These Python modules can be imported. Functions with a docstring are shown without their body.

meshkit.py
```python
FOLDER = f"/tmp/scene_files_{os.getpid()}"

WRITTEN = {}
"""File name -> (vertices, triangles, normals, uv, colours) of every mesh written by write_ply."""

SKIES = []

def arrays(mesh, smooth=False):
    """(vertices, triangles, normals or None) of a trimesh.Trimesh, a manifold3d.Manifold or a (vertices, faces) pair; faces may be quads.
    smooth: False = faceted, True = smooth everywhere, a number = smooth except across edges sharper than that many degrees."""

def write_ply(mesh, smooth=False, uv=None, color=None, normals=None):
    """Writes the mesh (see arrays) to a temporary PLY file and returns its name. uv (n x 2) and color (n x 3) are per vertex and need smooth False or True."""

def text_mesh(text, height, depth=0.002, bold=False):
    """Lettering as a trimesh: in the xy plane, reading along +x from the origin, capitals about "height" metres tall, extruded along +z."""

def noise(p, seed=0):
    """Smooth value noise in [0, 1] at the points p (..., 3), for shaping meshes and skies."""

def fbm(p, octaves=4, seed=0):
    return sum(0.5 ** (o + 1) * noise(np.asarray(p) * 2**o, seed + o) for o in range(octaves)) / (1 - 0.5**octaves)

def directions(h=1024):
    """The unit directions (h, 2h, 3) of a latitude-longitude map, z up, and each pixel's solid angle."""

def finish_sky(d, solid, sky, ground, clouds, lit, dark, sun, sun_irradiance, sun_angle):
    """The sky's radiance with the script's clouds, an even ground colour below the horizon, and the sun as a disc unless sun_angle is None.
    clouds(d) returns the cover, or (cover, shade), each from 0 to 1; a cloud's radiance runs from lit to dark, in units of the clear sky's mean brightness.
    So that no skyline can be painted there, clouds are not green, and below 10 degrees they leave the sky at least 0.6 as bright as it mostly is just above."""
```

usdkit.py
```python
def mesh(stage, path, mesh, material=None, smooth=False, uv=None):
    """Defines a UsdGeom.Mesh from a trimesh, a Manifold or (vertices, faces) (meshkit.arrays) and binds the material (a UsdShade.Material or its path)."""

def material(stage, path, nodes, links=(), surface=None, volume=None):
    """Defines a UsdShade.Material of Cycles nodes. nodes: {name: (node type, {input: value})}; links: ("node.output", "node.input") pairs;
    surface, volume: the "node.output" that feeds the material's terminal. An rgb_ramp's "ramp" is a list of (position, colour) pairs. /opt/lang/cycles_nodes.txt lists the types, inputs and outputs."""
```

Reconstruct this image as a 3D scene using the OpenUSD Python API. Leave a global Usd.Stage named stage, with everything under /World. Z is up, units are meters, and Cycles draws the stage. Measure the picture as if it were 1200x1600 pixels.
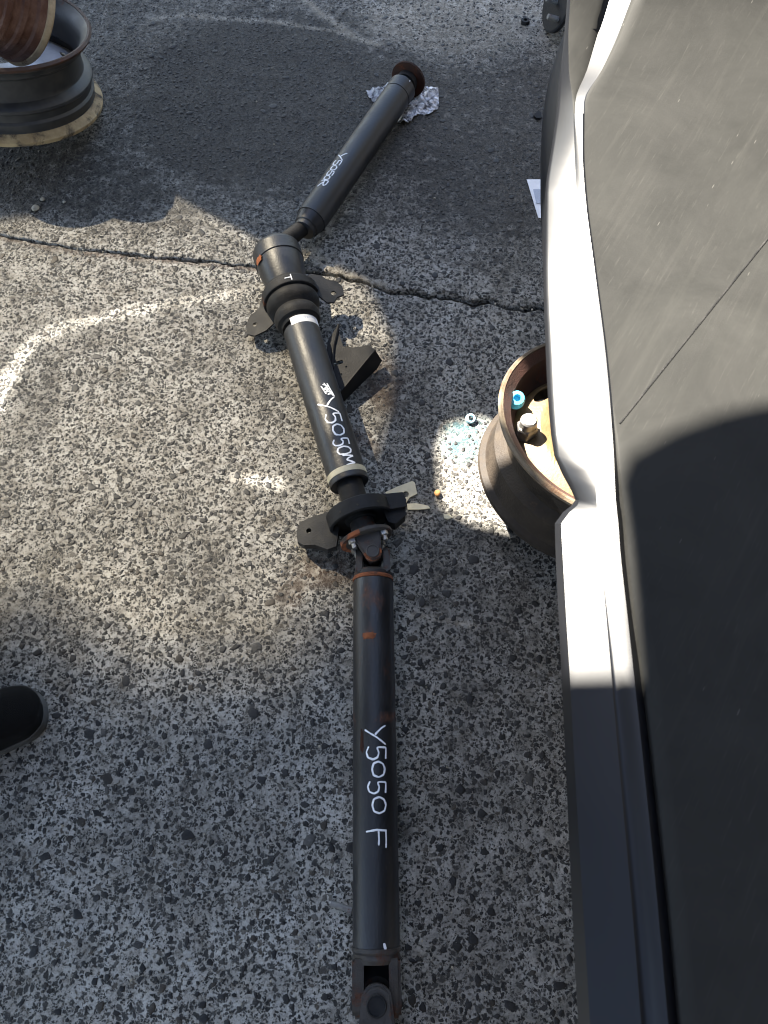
import math, random
import numpy as np, trimesh, usdkit, meshkit
import manifold3d as m3
from shapely.geometry import Polygon, Point, LineString, box as sbox
from shapely.ops import unary_union
from scipy.spatial import cKDTree
from scipy.interpolate import PchipInterpolator as PCH
from pxr import Usd, UsdGeom, UsdLux, UsdShade, Sdf, Gf, Vt

stage = Usd.Stage.CreateInMemory()
UsdGeom.SetStageUpAxis(stage, UsdGeom.Tokens.z)
UsdGeom.SetStageMetersPerUnit(stage, 1.0)
UsdGeom.Xform.Define(stage, '/World')
UsdGeom.Scope.Define(stage, '/World/Looks')
RNG = np.random.default_rng(7)

# ---------------------------------------------------------------- camera, sky, sun, exposure
CAM_H, PITCH, FPX = 1.3, math.radians(66.7), 1152.0        # eye height, degrees below the horizon, focal length in pixels of a 1200 wide picture
SP, CP = math.sin(PITCH), math.cos(PITCH)
cam = UsdGeom.Camera.Define(stage, '/World/camera')
cam.AddTranslateOp().Set(Gf.Vec3d(0, 0, CAM_H))
cam.AddRotateXOp().Set(90 - math.degrees(PITCH))
cam.CreateHorizontalApertureAttr(36.0)
cam.CreateVerticalApertureAttr(48.0)
cam.CreateFocalLengthAttr(36.0 * FPX / 1200)
cam.CreateClippingRangeAttr(Gf.Vec2f(0.01, 1000))
cam.CreateFStopAttr(12.0)
cam.CreateFocusDistanceAttr(1.42)
cam.CreateExposureAttr(3.35)

SUN = np.array([-0.49, 0.48, 0.72]); SUN /= np.linalg.norm(SUN)
SUN_EL, SUN_AZ = math.asin(SUN[2]), math.atan2(SUN[0], SUN[1])
sky_mat = usdkit.material(stage, '/World/Looks/sky_light', {
    'sky': ('sky_texture', {'sky_type': 'single_scattering', 'sun_disc': False, 'sun_elevation': SUN_EL, 'sun_rotation': SUN_AZ, 'altitude': 20.0, 'aerosol_density': 1.0}),
    'bg': ('background_shader', {'strength': 0.05})}, [('sky.color', 'bg.color')], surface='bg.background')
dome = UsdLux.DomeLight.Define(stage, '/World/sky')
UsdShade.MaterialBindingAPI.Apply(dome.GetPrim()).Bind(sky_mat)
dome.GetPrim().SetCustomDataByKey('kind', 'structure')
sun = UsdLux.DistantLight.Define(stage, '/World/sun')
sun.CreateNormalizeAttr(True); sun.CreateIntensityAttr(1.25); sun.CreateAngleAttr(0.5); sun.CreateColorAttr(Gf.Vec3f(1.0, 0.93, 0.82))
zaxis = Gf.Vec3d(*SUN)
sun.AddOrientOp(UsdGeom.XformOp.PrecisionDouble).Set(Gf.Quatd(Gf.Rotation(Gf.Vec3d(0, 0, 1), zaxis).GetQuat()))


def P(px, py, z=0.0):
    """The point at height z that the photograph (1200 x 1600) shows at px, py."""
    u, t = (px - 600) / FPX, (py - 800) / FPX
    k = (CAM_H - z) / (SP + t * CP)
    return np.array([u * k, (CP - t * SP) * k, z])


# ---------------------------------------------------------------- helpers
COUNT = {}


def numbered(path):
    n = COUNT.get(path, 0)
    COUNT[path] = n + 1
    return path if n == 0 else f'{path}_{n:03d}'


def tag(prim, label=None, cat=None, group=None, kind=None):
    for k, v in (('label', label), ('category', cat), ('group', group), ('kind', kind)):
        if v:
            prim.SetCustomDataByKey(k, v)
    return prim


ORIGIN = {}


def thing(name, origin, label=None, cat=None, group=None, kind=None):
    path = numbered('/World/' + name)
    x = UsdGeom.Xform.Define(stage, path)
    o = np.asarray(origin, float)
    x.AddTranslateOp().Set(Gf.Vec3d(*map(float, o)))
    ORIGIN[path] = o
    tag(x.GetPrim(), label, cat, group, kind)
    return path


def arr(m):
    if isinstance(m, trimesh.Trimesh):
        return m
    if hasattr(m, 'to_mesh'):
        q = m.to_mesh(); return trimesh.Trimesh(np.array(q.vert_properties[:, :3]), np.array(q.tri_verts), process=False)
    v, f = np.asarray(m[0], float), np.asarray(m[1], int)
    if f.shape[1] == 4:
        f = np.vstack([f[:, [0, 1, 2]], f[:, [0, 2, 3]]])
    return trimesh.Trimesh(v, f, process=False)


def part(parent, name, mesh, mat, smooth=35, label=None, attrs=None):
    """One Mesh prim, given in world coordinates, under its thing or part."""
    path = numbered(parent + '/' + name)
    o = ORIGIN[parent]
    ORIGIN[path] = o
    m = arr(mesh)
    m = trimesh.Trimesh(m.vertices - o, m.faces, process=False)
    p = usdkit.mesh(stage, path, m, MAT[mat], smooth=smooth)
    for k, v in (attrs or {}).items():
        UsdGeom.PrimvarsAPI(p).CreatePrimvar(k, Sdf.ValueTypeNames.Color3fArray, 'vertex').Set(Vt.Vec3fArray.FromNumpy(np.asarray(v, np.float32)))
    if label:
        tag(p.GetPrim(), label)
    return path


def single(name, mesh, mat, label, cat, smooth=35, group=None, kind=None):
    """A thing that is one mesh."""
    path = numbered('/World/' + name)
    m = arr(mesh)
    o = np.array([*m.vertices[:, :2].mean(0), m.vertices[:, 2].min()])
    p = usdkit.mesh(stage, path, trimesh.Trimesh(m.vertices - o, m.faces, process=False), MAT[mat], smooth=smooth)
    p.AddTranslateOp().Set(Gf.Vec3d(*map(float, o)))
    tag(p.GetPrim(), label, cat, group, kind)
    ORIGIN[path] = o
    return path


def cat(*ms):
    return trimesh.util.concatenate([arr(m) for m in ms])


def frame(d, up=(0, 0, 1)):
    d = np.asarray(d, float); d = d / np.linalg.norm(d)
    up = np.asarray(up, float)
    if abs(d @ up) > 0.97 * np.linalg.norm(up):
        up = np.array([1.0, 0, 0])
    a = np.cross(d, up); a /= np.linalg.norm(a)
    return d, a, np.cross(a, d)                            # along, sideways, up-ish


def lathe(profile, A, d, n=56, close=False, wobble=None):
    """Profile of (distance along d from A, radius); close joins the last point to the first (a ring)."""
    d, a, b = frame(d)
    pr = np.asarray(profile, float)
    th = np.arange(n) * 2 * np.pi / n
    r = pr[:, 1][:, None] * np.ones(n)
    if wobble is not None:
        r = r * (1 + wobble(pr[:, 0][:, None], th[None]))
    v = np.asarray(A)[None, None] + pr[:, 0][:, None, None] * d + r[..., None] * (np.cos(th)[None, :, None] * a + np.sin(th)[None, :, None] * b)
    k = len(pr)
    i, j = np.meshgrid(np.arange(k if close else k - 1), np.arange(n), indexing='ij')
    i2 = (i + 1) % k
    f = np.stack([i * n + j, i * n + (j + 1) % n, i2 * n + (j + 1) % n, i2 * n + j], -1).reshape(-1, 4)[:, ::-1]
    m = arr((v.reshape(-1, 3), f))
    if not close:
        vs, fs = [m.vertices], [m.faces]; c = len(m.vertices)
        for row, flip in ((0, False), (k - 1, True)):
            if pr[row, 1] > 1e-6:
                vs.append((np.asarray(A) + pr[row, 0] * d)[None])
                q = np.array([[c, row * n + jj, row * n + (jj + 1) % n] for jj in range(n)])
                fs.append(q[:, ::-1] if flip else q)
                c += 1
        m = trimesh.Trimesh(np.vstack(vs), np.vstack(fs), process=False)
    m.fix_normals() if m.is_watertight else None
    return m


def tube(path, r, n=10):
    p = np.asarray(path, float)
    t = np.gradient(p, axis=0); t /= np.linalg.norm(t, axis=1, keepdims=True)
    ref = np.array([0, 0, 1.0]) if np.abs(t[:, 2]).max() < 0.9 else np.array([1.0, 0.1, 0])
    a = np.cross(t, ref); a /= np.linalg.norm(a, axis=1, keepdims=True)
    b = np.cross(a, t)
    th = np.arange(n) * 2 * np.pi / n
    rr = np.broadcast_to(r, (len(p),))
    v = p[:, None] + rr[:, None, None] * (np.cos(th)[None, :, None] * a[:, None] + np.sin(th)[None, :, None] * b[:, None])
    i, j = np.meshgrid(np.arange(len(p) - 1), np.arange(n), indexing='ij')
    f = np.stack([i * n + j, i * n + (j + 1) % n, (i + 1) * n + (j + 1) % n, (i + 1) * n + j], -1).reshape(-1, 4)
    m = arr((v.reshape(-1, 3), f))
    k = len(m.vertices)
    caps = [[k, (jj + 1) % n, jj] for jj in range(n)] + [[k + 1, (len(p) - 1) * n + jj, (len(p) - 1) * n + (jj + 1) % n] for jj in range(n)]
    m = trimesh.Trimesh(np.vstack([m.vertices, p[:1], p[-1:]]), np.vstack([m.faces, caps]), process=False)
    m.fix_normals()
    return m


def grid_mesh(V):
    n, m = V.shape[:2]
    i, j = np.meshgrid(np.arange(n - 1), np.arange(m - 1), indexing='ij')
    return arr((V.reshape(-1, 3), np.stack([i * m + j, i * m + j + 1, (i + 1) * m + j + 1, (i + 1) * m + j], -1).reshape(-1, 4)))


def keep(m, test):
    m = arr(m)
    c = m.vertices[m.faces].mean(1)
    return trimesh.Trimesh(m.vertices, m.faces[test(c)], process=False)


def polys(s):
    return list(getattr(s, 'geoms', [s]))


def plate(poly, thick, origin, ex, ey, bevel=0.0):
    """A flat plate with the shapely outline poly, its top in the plane of ex and ey through origin, thickness below it."""
    ex, ey = np.asarray(ex, float), np.asarray(ey, float)
    ez = np.cross(ex, ey)
    out = []
    for g in polys(poly):
        if bevel > 0:
            cs = m3.CrossSection([np.array(g.exterior.coords)[:-1]] + [np.array(h.coords)[:-1] for h in g.interiors], m3.FillRule.EvenOdd)
            lo = arr(cs.extrude(thick - bevel))
            inn = g.buffer(-bevel)
            if not inn.is_empty:
                for gi in polys(inn):
                    hi = trimesh.creation.extrude_polygon(gi, thick, engine='earcut')
                    lo = cat(lo, hi)
            e = lo
        else:
            e = trimesh.creation.extrude_polygon(g, thick, engine='earcut')
        out.append(e)
    m = cat(*out)
    v = m.vertices
    m.vertices = np.asarray(origin) + v[:, :1] * ex + v[:, 1:2] * ey + (v[:, 2:] - thick) * ez
    return m


def px_plate(pts, z, thick, holes=(), tilt=(0, 0)):
    """A level plate whose outline the photograph shows at the pixels pts, at height z; tilt = rise per metre in x, y."""
    w = np.array([P(x, y, z)[:2] for x, y in pts])
    g = Polygon(w).buffer(0.0015).buffer(-0.0015)
    if g.geom_type != 'Polygon':
        g = max(g.geoms, key=lambda q: q.area)
    for hx, hy, r in holes:
        c = P(hx, hy, z)[:2]
        g = g.difference(Point(*c).buffer(r, 10))
    m = plate(g, thick, [0, 0, z], [1, 0, 0], [0, 1, 0])
    c = w.mean(0)
    m.vertices[:, 2] += (m.vertices[:, :2] - c) @ np.asarray(tilt)
    return m


def rbox(size, c, axes=None, r=0.003):
    """Rounded box."""
    sx, sy, sz = np.asarray(size) / 2 - r
    ball = m3.Manifold.sphere(r, 12)
    h = m3.Manifold.batch_hull([ball.translate((x * sx, y * sy, z * sz)) for x in (-1, 1) for y in (-1, 1) for z in (-1, 1)])
    m = arr(h)
    if axes is not None:
        m.vertices = m.vertices @ np.asarray(axes)
    m.vertices = m.vertices + np.asarray(c)
    return m


# ---------------------------------------------------------------- materials
MAT = {}


def mat(name, nodes, links, surface='p.BSDF', volume=None):
    MAT[name] = usdkit.material(stage, '/World/Looks/' + name, nodes, links, surface=surface, volume=volume)


def worn(name, base, base2, rough=0.5, metal=0.0, rust=0.0, scale=30.0, rust_col=(0.16, 0.05, 0.018), dust=0.0, dust_col=(0.2, 0.18, 0.15), bump=0.25, spec=0.5, coat=0.0, rough2=None, stretch=(1, 1, 1), scuff=0.0, scuff_col=(0.05, 0.048, 0.045), scuff_scale=(150, 9, 150)):
    """Paint or metal of two tones with fine relief, rust blooms and settled dust."""
    n = {'g': ('geometry', {}), 'm': ('mapping', {'scale': stretch}),
         'n1': ('noise_texture', {'scale': scale, 'detail': 6.0, 'roughness': 0.62}),
         'n2': ('noise_texture', {'scale': scale * 0.45, 'detail': 8.0, 'roughness': 0.7, 'distortion': 0.6}),
         'n3': ('noise_texture', {'scale': scale * 12, 'detail': 3.0}),
         'r1': ('rgb_ramp', {'ramp': [(0.3, base), (0.7, base2)]}),
         'r2': ('rgb_ramp', {'ramp': [(max(0.0, 0.68 - rust), (0, 0, 0)), (min(1.0, 0.76 - rust * 0.7), (1, 1, 1))]}),
         'rc': ('rgb_ramp', {'ramp': [(0.3, tuple(c * 0.45 for c in rust_col)), (0.6, rust_col), (0.75, tuple(min(1, c * 1.7) for c in rust_col))]}),
         'mx': ('mix', {'mix_type': 'mix'}),
         'dm': ('map_range', {'from_min': 0.45, 'from_max': 0.7, 'to_min': 0.0, 'to_max': dust, 'clamp': True}),
         'md': ('mix', {'mix_type': 'mix', 'color2': dust_col}),
         'ro': ('map_range', {'from_min': 0.3, 'from_max': 0.7, 'to_min': rough, 'to_max': rough2 or min(1, rough + 0.18)}),
         'ra': ('math', {'math_type': 'multiply_add', 'value2': 0.35}),
         'b': ('bump', {'strength': bump, 'distance': 0.002}),
         'p': ('principled_bsdf', {'metallic': metal, 'specular_ior_level': spec, 'coat_weight': coat, 'coat_roughness': 0.12})}
    l = [('g.position', 'm.vector')] + [('m.vector', f'{k}.vector') for k in ('n1', 'n2', 'n3')] + [
        ('n1.fac', 'r1.fac'), ('n2.fac', 'r2.fac'), ('n3.fac', 'rc.fac'), ('r1.color', 'md.color1'), ('n1.fac', 'dm.value'), ('dm.result', 'md.fac'),
        ('md.color', 'mx.color1'), ('rc.color', 'mx.color2'), ('mx.color', 'p.base_color'), ('n1.fac', 'ro.value'), ('r2.color', 'ra.value1'), ('ro.result', 'ra.value3'), ('ra.value', 'p.roughness'),
        ('n3.fac', 'b.height'), ('b.normal', 'p.normal')]
    if scuff > 0:
        n.update({'sm': ('mapping', {'scale': scuff_scale}), 'sn': ('noise_texture', {'scale': 1.0, 'detail': 5.0, 'roughness': 0.7}), 'sr': ('map_range', {'from_min': 0.60, 'from_max': 0.78, 'to_max': scuff, 'clamp': True}),
                  'sk': ('noise_texture', {'scale': scale * 9, 'detail': 4.0, 'roughness': 0.75}), 'skr': ('map_range', {'from_min': 0.60, 'from_max': 0.72, 'to_max': scuff, 'clamp': True}), 'smax': ('math', {'math_type': 'maximum'}), 'sx': ('mix', {'mix_type': 'mix', 'color2': scuff_col})})
        l.remove(('md.color', 'mx.color1'))
        l += [('g.position', 'sm.vector'), ('sm.vector', 'sn.vector'), ('sn.fac', 'sr.value'), ('m.vector', 'sk.vector'), ('sk.fac', 'skr.value'), ('sr.result', 'smax.value1'), ('skr.result', 'smax.value2'), ('smax.value', 'sx.fac'), ('md.color', 'sx.color1'), ('sx.color', 'mx.color1')]
    if rust > 0:
        l.append(('r2.color', 'mx.fac'))
    else:
        n['mx'] = ('mix', {'mix_type': 'mix', 'fac': 0.0})
    mat(name, n, l)


worn('black_paint', (0.006, 0.0065, 0.008), (0.010, 0.011, 0.013), rough=0.36, rust=0.0, dust=0.07, dust_col=(0.05, 0.05, 0.048), bump=0.2, scale=18, spec=0.45, scuff=0.5, scuff_col=(0.028, 0.027, 0.026))
worn('black_paint_worn', (0.006, 0.0065, 0.0078), (0.011, 0.0112, 0.0125), rough=0.36, rust=0.07, dust=0.13, dust_col=(0.045, 0.041, 0.038), rust_col=(0.085, 0.030, 0.013), bump=0.25, scale=16, stretch=(1.4, 0.7, 1.4), spec=0.55, scuff=0.9, scuff_col=(0.034, 0.029, 0.025))
worn('black_rubber', (0.006, 0.006, 0.006), (0.013, 0.0125, 0.012), rough=0.55, dust=0.2, dust_col=(0.07, 0.065, 0.06), bump=0.3, spec=0.2, scuff=0.4, scuff_scale=(60, 60, 60))
worn('bearing_housing', (0.007, 0.0074, 0.0085), (0.014, 0.014, 0.0145), rough=0.5, rust=0.02, dust=0.15, dust_col=(0.045, 0.043, 0.04), scale=40, bump=0.35, spec=0.2)
worn('cast_steel', (0.026, 0.024, 0.023), (0.065, 0.058, 0.051), rough=0.5, metal=0.35, rust=0.15, rust_col=(0.13, 0.042, 0.015), scale=45, bump=0.4)
worn('rust_edge', (0.15, 0.042, 0.014), (0.25, 0.075, 0.022), rough=0.8, rust=0.17, rust_col=(0.035, 0.028, 0.024), scale=75, bump=0.5)
worn('dark_rust', (0.015, 0.008, 0.006), (0.042, 0.016, 0.009), rough=0.75, rust=0.10, scale=40, bump=0.6, rust_col=(0.14, 0.042, 0.015), spec=0.2)
worn('dull_zinc', (0.13, 0.13, 0.125), (0.24, 0.235, 0.22), rough=0.5, metal=0.4, rust=0.12, scale=120, bump=0.3)
worn('bare_steel', (0.30, 0.29, 0.27), (0.5, 0.49, 0.46), rough=0.35, metal=0.9, rust=0.03, scale=90, bump=0.3)
worn('marker_paint', (0.72, 0.73, 0.76), (0.82, 0.82, 0.83), rough=0.55, scale=120, bump=0.3)
worn('cream_paint', (0.30, 0.28, 0.20), (0.42, 0.38, 0.27), rough=0.4, rust=0.05, scale=60, rust_col=(0.05, 0.045, 0.04), bump=0.3)
worn('sticker', (0.50, 0.50, 0.51), (0.58, 0.58, 0.58), rough=0.4, scale=60, bump=0.1)
worn('sticker_ink', (0.30, 0.33, 0.40), (0.45, 0.48, 0.55), rough=0.5, scale=400, bump=0.0)
worn('wheel_grey', (0.022, 0.0225, 0.023), (0.046, 0.046, 0.045), rough=0.4, rust=0.05, dust=0.35, dust_col=(0.08, 0.074, 0.064), scale=25, bump=0.25, metal=0.2)
worn('wheel_lip_rust', (0.025, 0.015, 0.011), (0.075, 0.033, 0.018), rough=0.6, rust=0.08, scale=40, bump=0.5)
worn('wheel_lip_peeling', (0.27, 0.19, 0.09), (0.46, 0.35, 0.19), rough=0.6, rust=0.19, scale=48, rust_col=(0.06, 0.05, 0.042), bump=0.6)
worn('wheel_silver', (0.50, 0.52, 0.56), (0.68, 0.69, 0.72), rough=0.35, rust=0.045, scale=36, rust_col=(0.16, 0.11, 0.05), bump=0.3, metal=0.15)
worn('wheel_tan_lip', (0.07, 0.05, 0.032), (0.16, 0.125, 0.08), rough=0.6, rust=0.18, scale=30, rust_col=(0.09, 0.04, 0.02), bump=0.5)
worn('wheel_tan', (0.014, 0.0105, 0.008), (0.038, 0.028, 0.019), rough=0.6, rust=0.06, scale=20, rust_col=(0.10, 0.06, 0.035), dust=0.2, dust_col=(0.05, 0.041, 0.030), bump=0.6, spec=0.25)
worn('wheel_inner_rust', (0.03, 0.016, 0.012), (0.075, 0.030, 0.020), rough=0.65, rust=0.08, scale=30, bump=0.5, rust_col=(0.12, 0.04, 0.02))
worn('wheel_face', (0.10, 0.064, 0.025), (0.15, 0.102, 0.046), rough=0.5, rust=0.08, scale=18, rust_col=(0.06, 0.028, 0.012), dust=0.25, dust_col=(0.11, 0.095, 0.065), bump=0.35)
worn('drum_rust', (0.06, 0.025, 0.015), (0.14, 0.056, 0.032), rough=0.55, rust=0.10, scale=22, rust_col=(0.05, 0.025, 0.018), dust=0.25, dust_col=(0.3, 0.25, 0.2), bump=0.8, metal=0.2)
worn('drum_edge', (0.26, 0.19, 0.11), (0.45, 0.35, 0.22), rough=0.55, rust=0.12, scale=55, rust_col=(0.13, 0.06, 0.03), bump=0.6)
worn('blue_plastic', (0.06, 0.36, 0.52), (0.09, 0.44, 0.60), rough=0.35, scale=60, bump=0.15)
worn('pale_blue_plastic', (0.30, 0.52, 0.62), (0.40, 0.62, 0.70), rough=0.4, scale=60, bump=0.15)
worn('cream_card', (0.62, 0.54, 0.36), (0.76, 0.67, 0.46), rough=0.7, scale=60, bump=0.2)
worn('white_paper', (0.74, 0.74, 0.76), (0.80, 0.80, 0.82), rough=0.7, scale=30, bump=0.1)
worn('orange_grit', (0.35, 0.16, 0.05), (0.45, 0.24, 0.09), rough=0.8, scale=100)
worn('cement_grit', (0.26, 0.23, 0.17), (0.42, 0.38, 0.30), rough=0.9, scale=150, bump=0.6)
worn('black_fabric', (0.0035, 0.0035, 0.0035), (0.007, 0.007, 0.007), rough=0.8, scale=60, bump=0.5, spec=0.12)
worn('shoe_sole', (0.03, 0.029, 0.027), (0.055, 0.053, 0.049), rough=0.7, scale=60, bump=0.3)
worn('dark_trousers', (0.012, 0.013, 0.018), (0.02, 0.021, 0.027), rough=0.85, scale=50, bump=0.4, spec=0.2)
worn('grey_shirt', (0.11, 0.115, 0.12), (0.15, 0.155, 0.16), rough=0.85, scale=50, bump=0.4, spec=0.2)
worn('skin', (0.42, 0.26, 0.19), (0.47, 0.30, 0.22), rough=0.5, scale=30, bump=0.1)
worn('dark_hair', (0.012, 0.009, 0.007), (0.022, 0.017, 0.013), rough=0.5, scale=120, bump=0.6)
worn('soil', (0.018, 0.015, 0.011), (0.045, 0.038, 0.028), rough=0.95, scale=60, bump=0.8)
worn('post_wood', (0.14, 0.10, 0.06), (0.22, 0.16, 0.10), rough=0.8, scale=20, bump=0.5)
worn('scrap_black', (0.006, 0.006, 0.0068), (0.011, 0.011, 0.0112), spec=0.2, rough=0.48, rust=0.03, dust=0.12, dust_col=(0.06, 0.055, 0.05), scale=35, bump=0.35)

# crumpled foil: bright film with grey grime in the folds
mat('foil', {'g': ('geometry', {}), 'n': ('noise_texture', {'scale': 75.0, 'detail': 5.0, 'roughness': 0.65}),
             'r': ('rgb_ramp', {'ramp': [(0.36, (0.08, 0.08, 0.085)), (0.47, (0.42, 0.42, 0.44)), (0.6, (0.66, 0.67, 0.70))]}),
             'p': ('principled_bsdf', {'roughness': 0.42, 'metallic': 0.25})}, [('g.position', 'n.vector'), ('n.fac', 'r.fac'), ('r.color', 'p.base_color')])

# added tarp out of view: opaque cloth, and weaves that pass dim sun
mat('added_tarp_canvas', {'g': ('geometry', {}), 'n': ('noise_texture', {'scale': 6.0, 'detail': 5.0}), 'r': ('rgb_ramp', {'ramp': [(0.3, (0.055, 0.06, 0.066)), (0.7, (0.09, 0.095, 0.10))]}),
                    'p': ('principled_bsdf', {'roughness': 0.8})}, [('g.position', 'n.vector'), ('n.fac', 'r.fac'), ('r.color', 'p.base_color')])
for nm, fac in (('added_tarp_weave', 0.62), ('added_tarp_weave_b', 0.72), ('added_tarp_weave_c', 0.82), ('added_tarp_weave_d', 0.91)):
    mat(nm, {'t': ('transparent_bsdf', {'color': (1.0, 0.97, 0.90)}), 'p': ('principled_bsdf', {'base_color': (0.12, 0.12, 0.11), 'roughness': 0.8}), 'm': ('mix_closure', {'fac': fac})},
        [('t.BSDF', 'm.closure1'), ('p.BSDF', 'm.closure2')], surface='m.closure')


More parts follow.
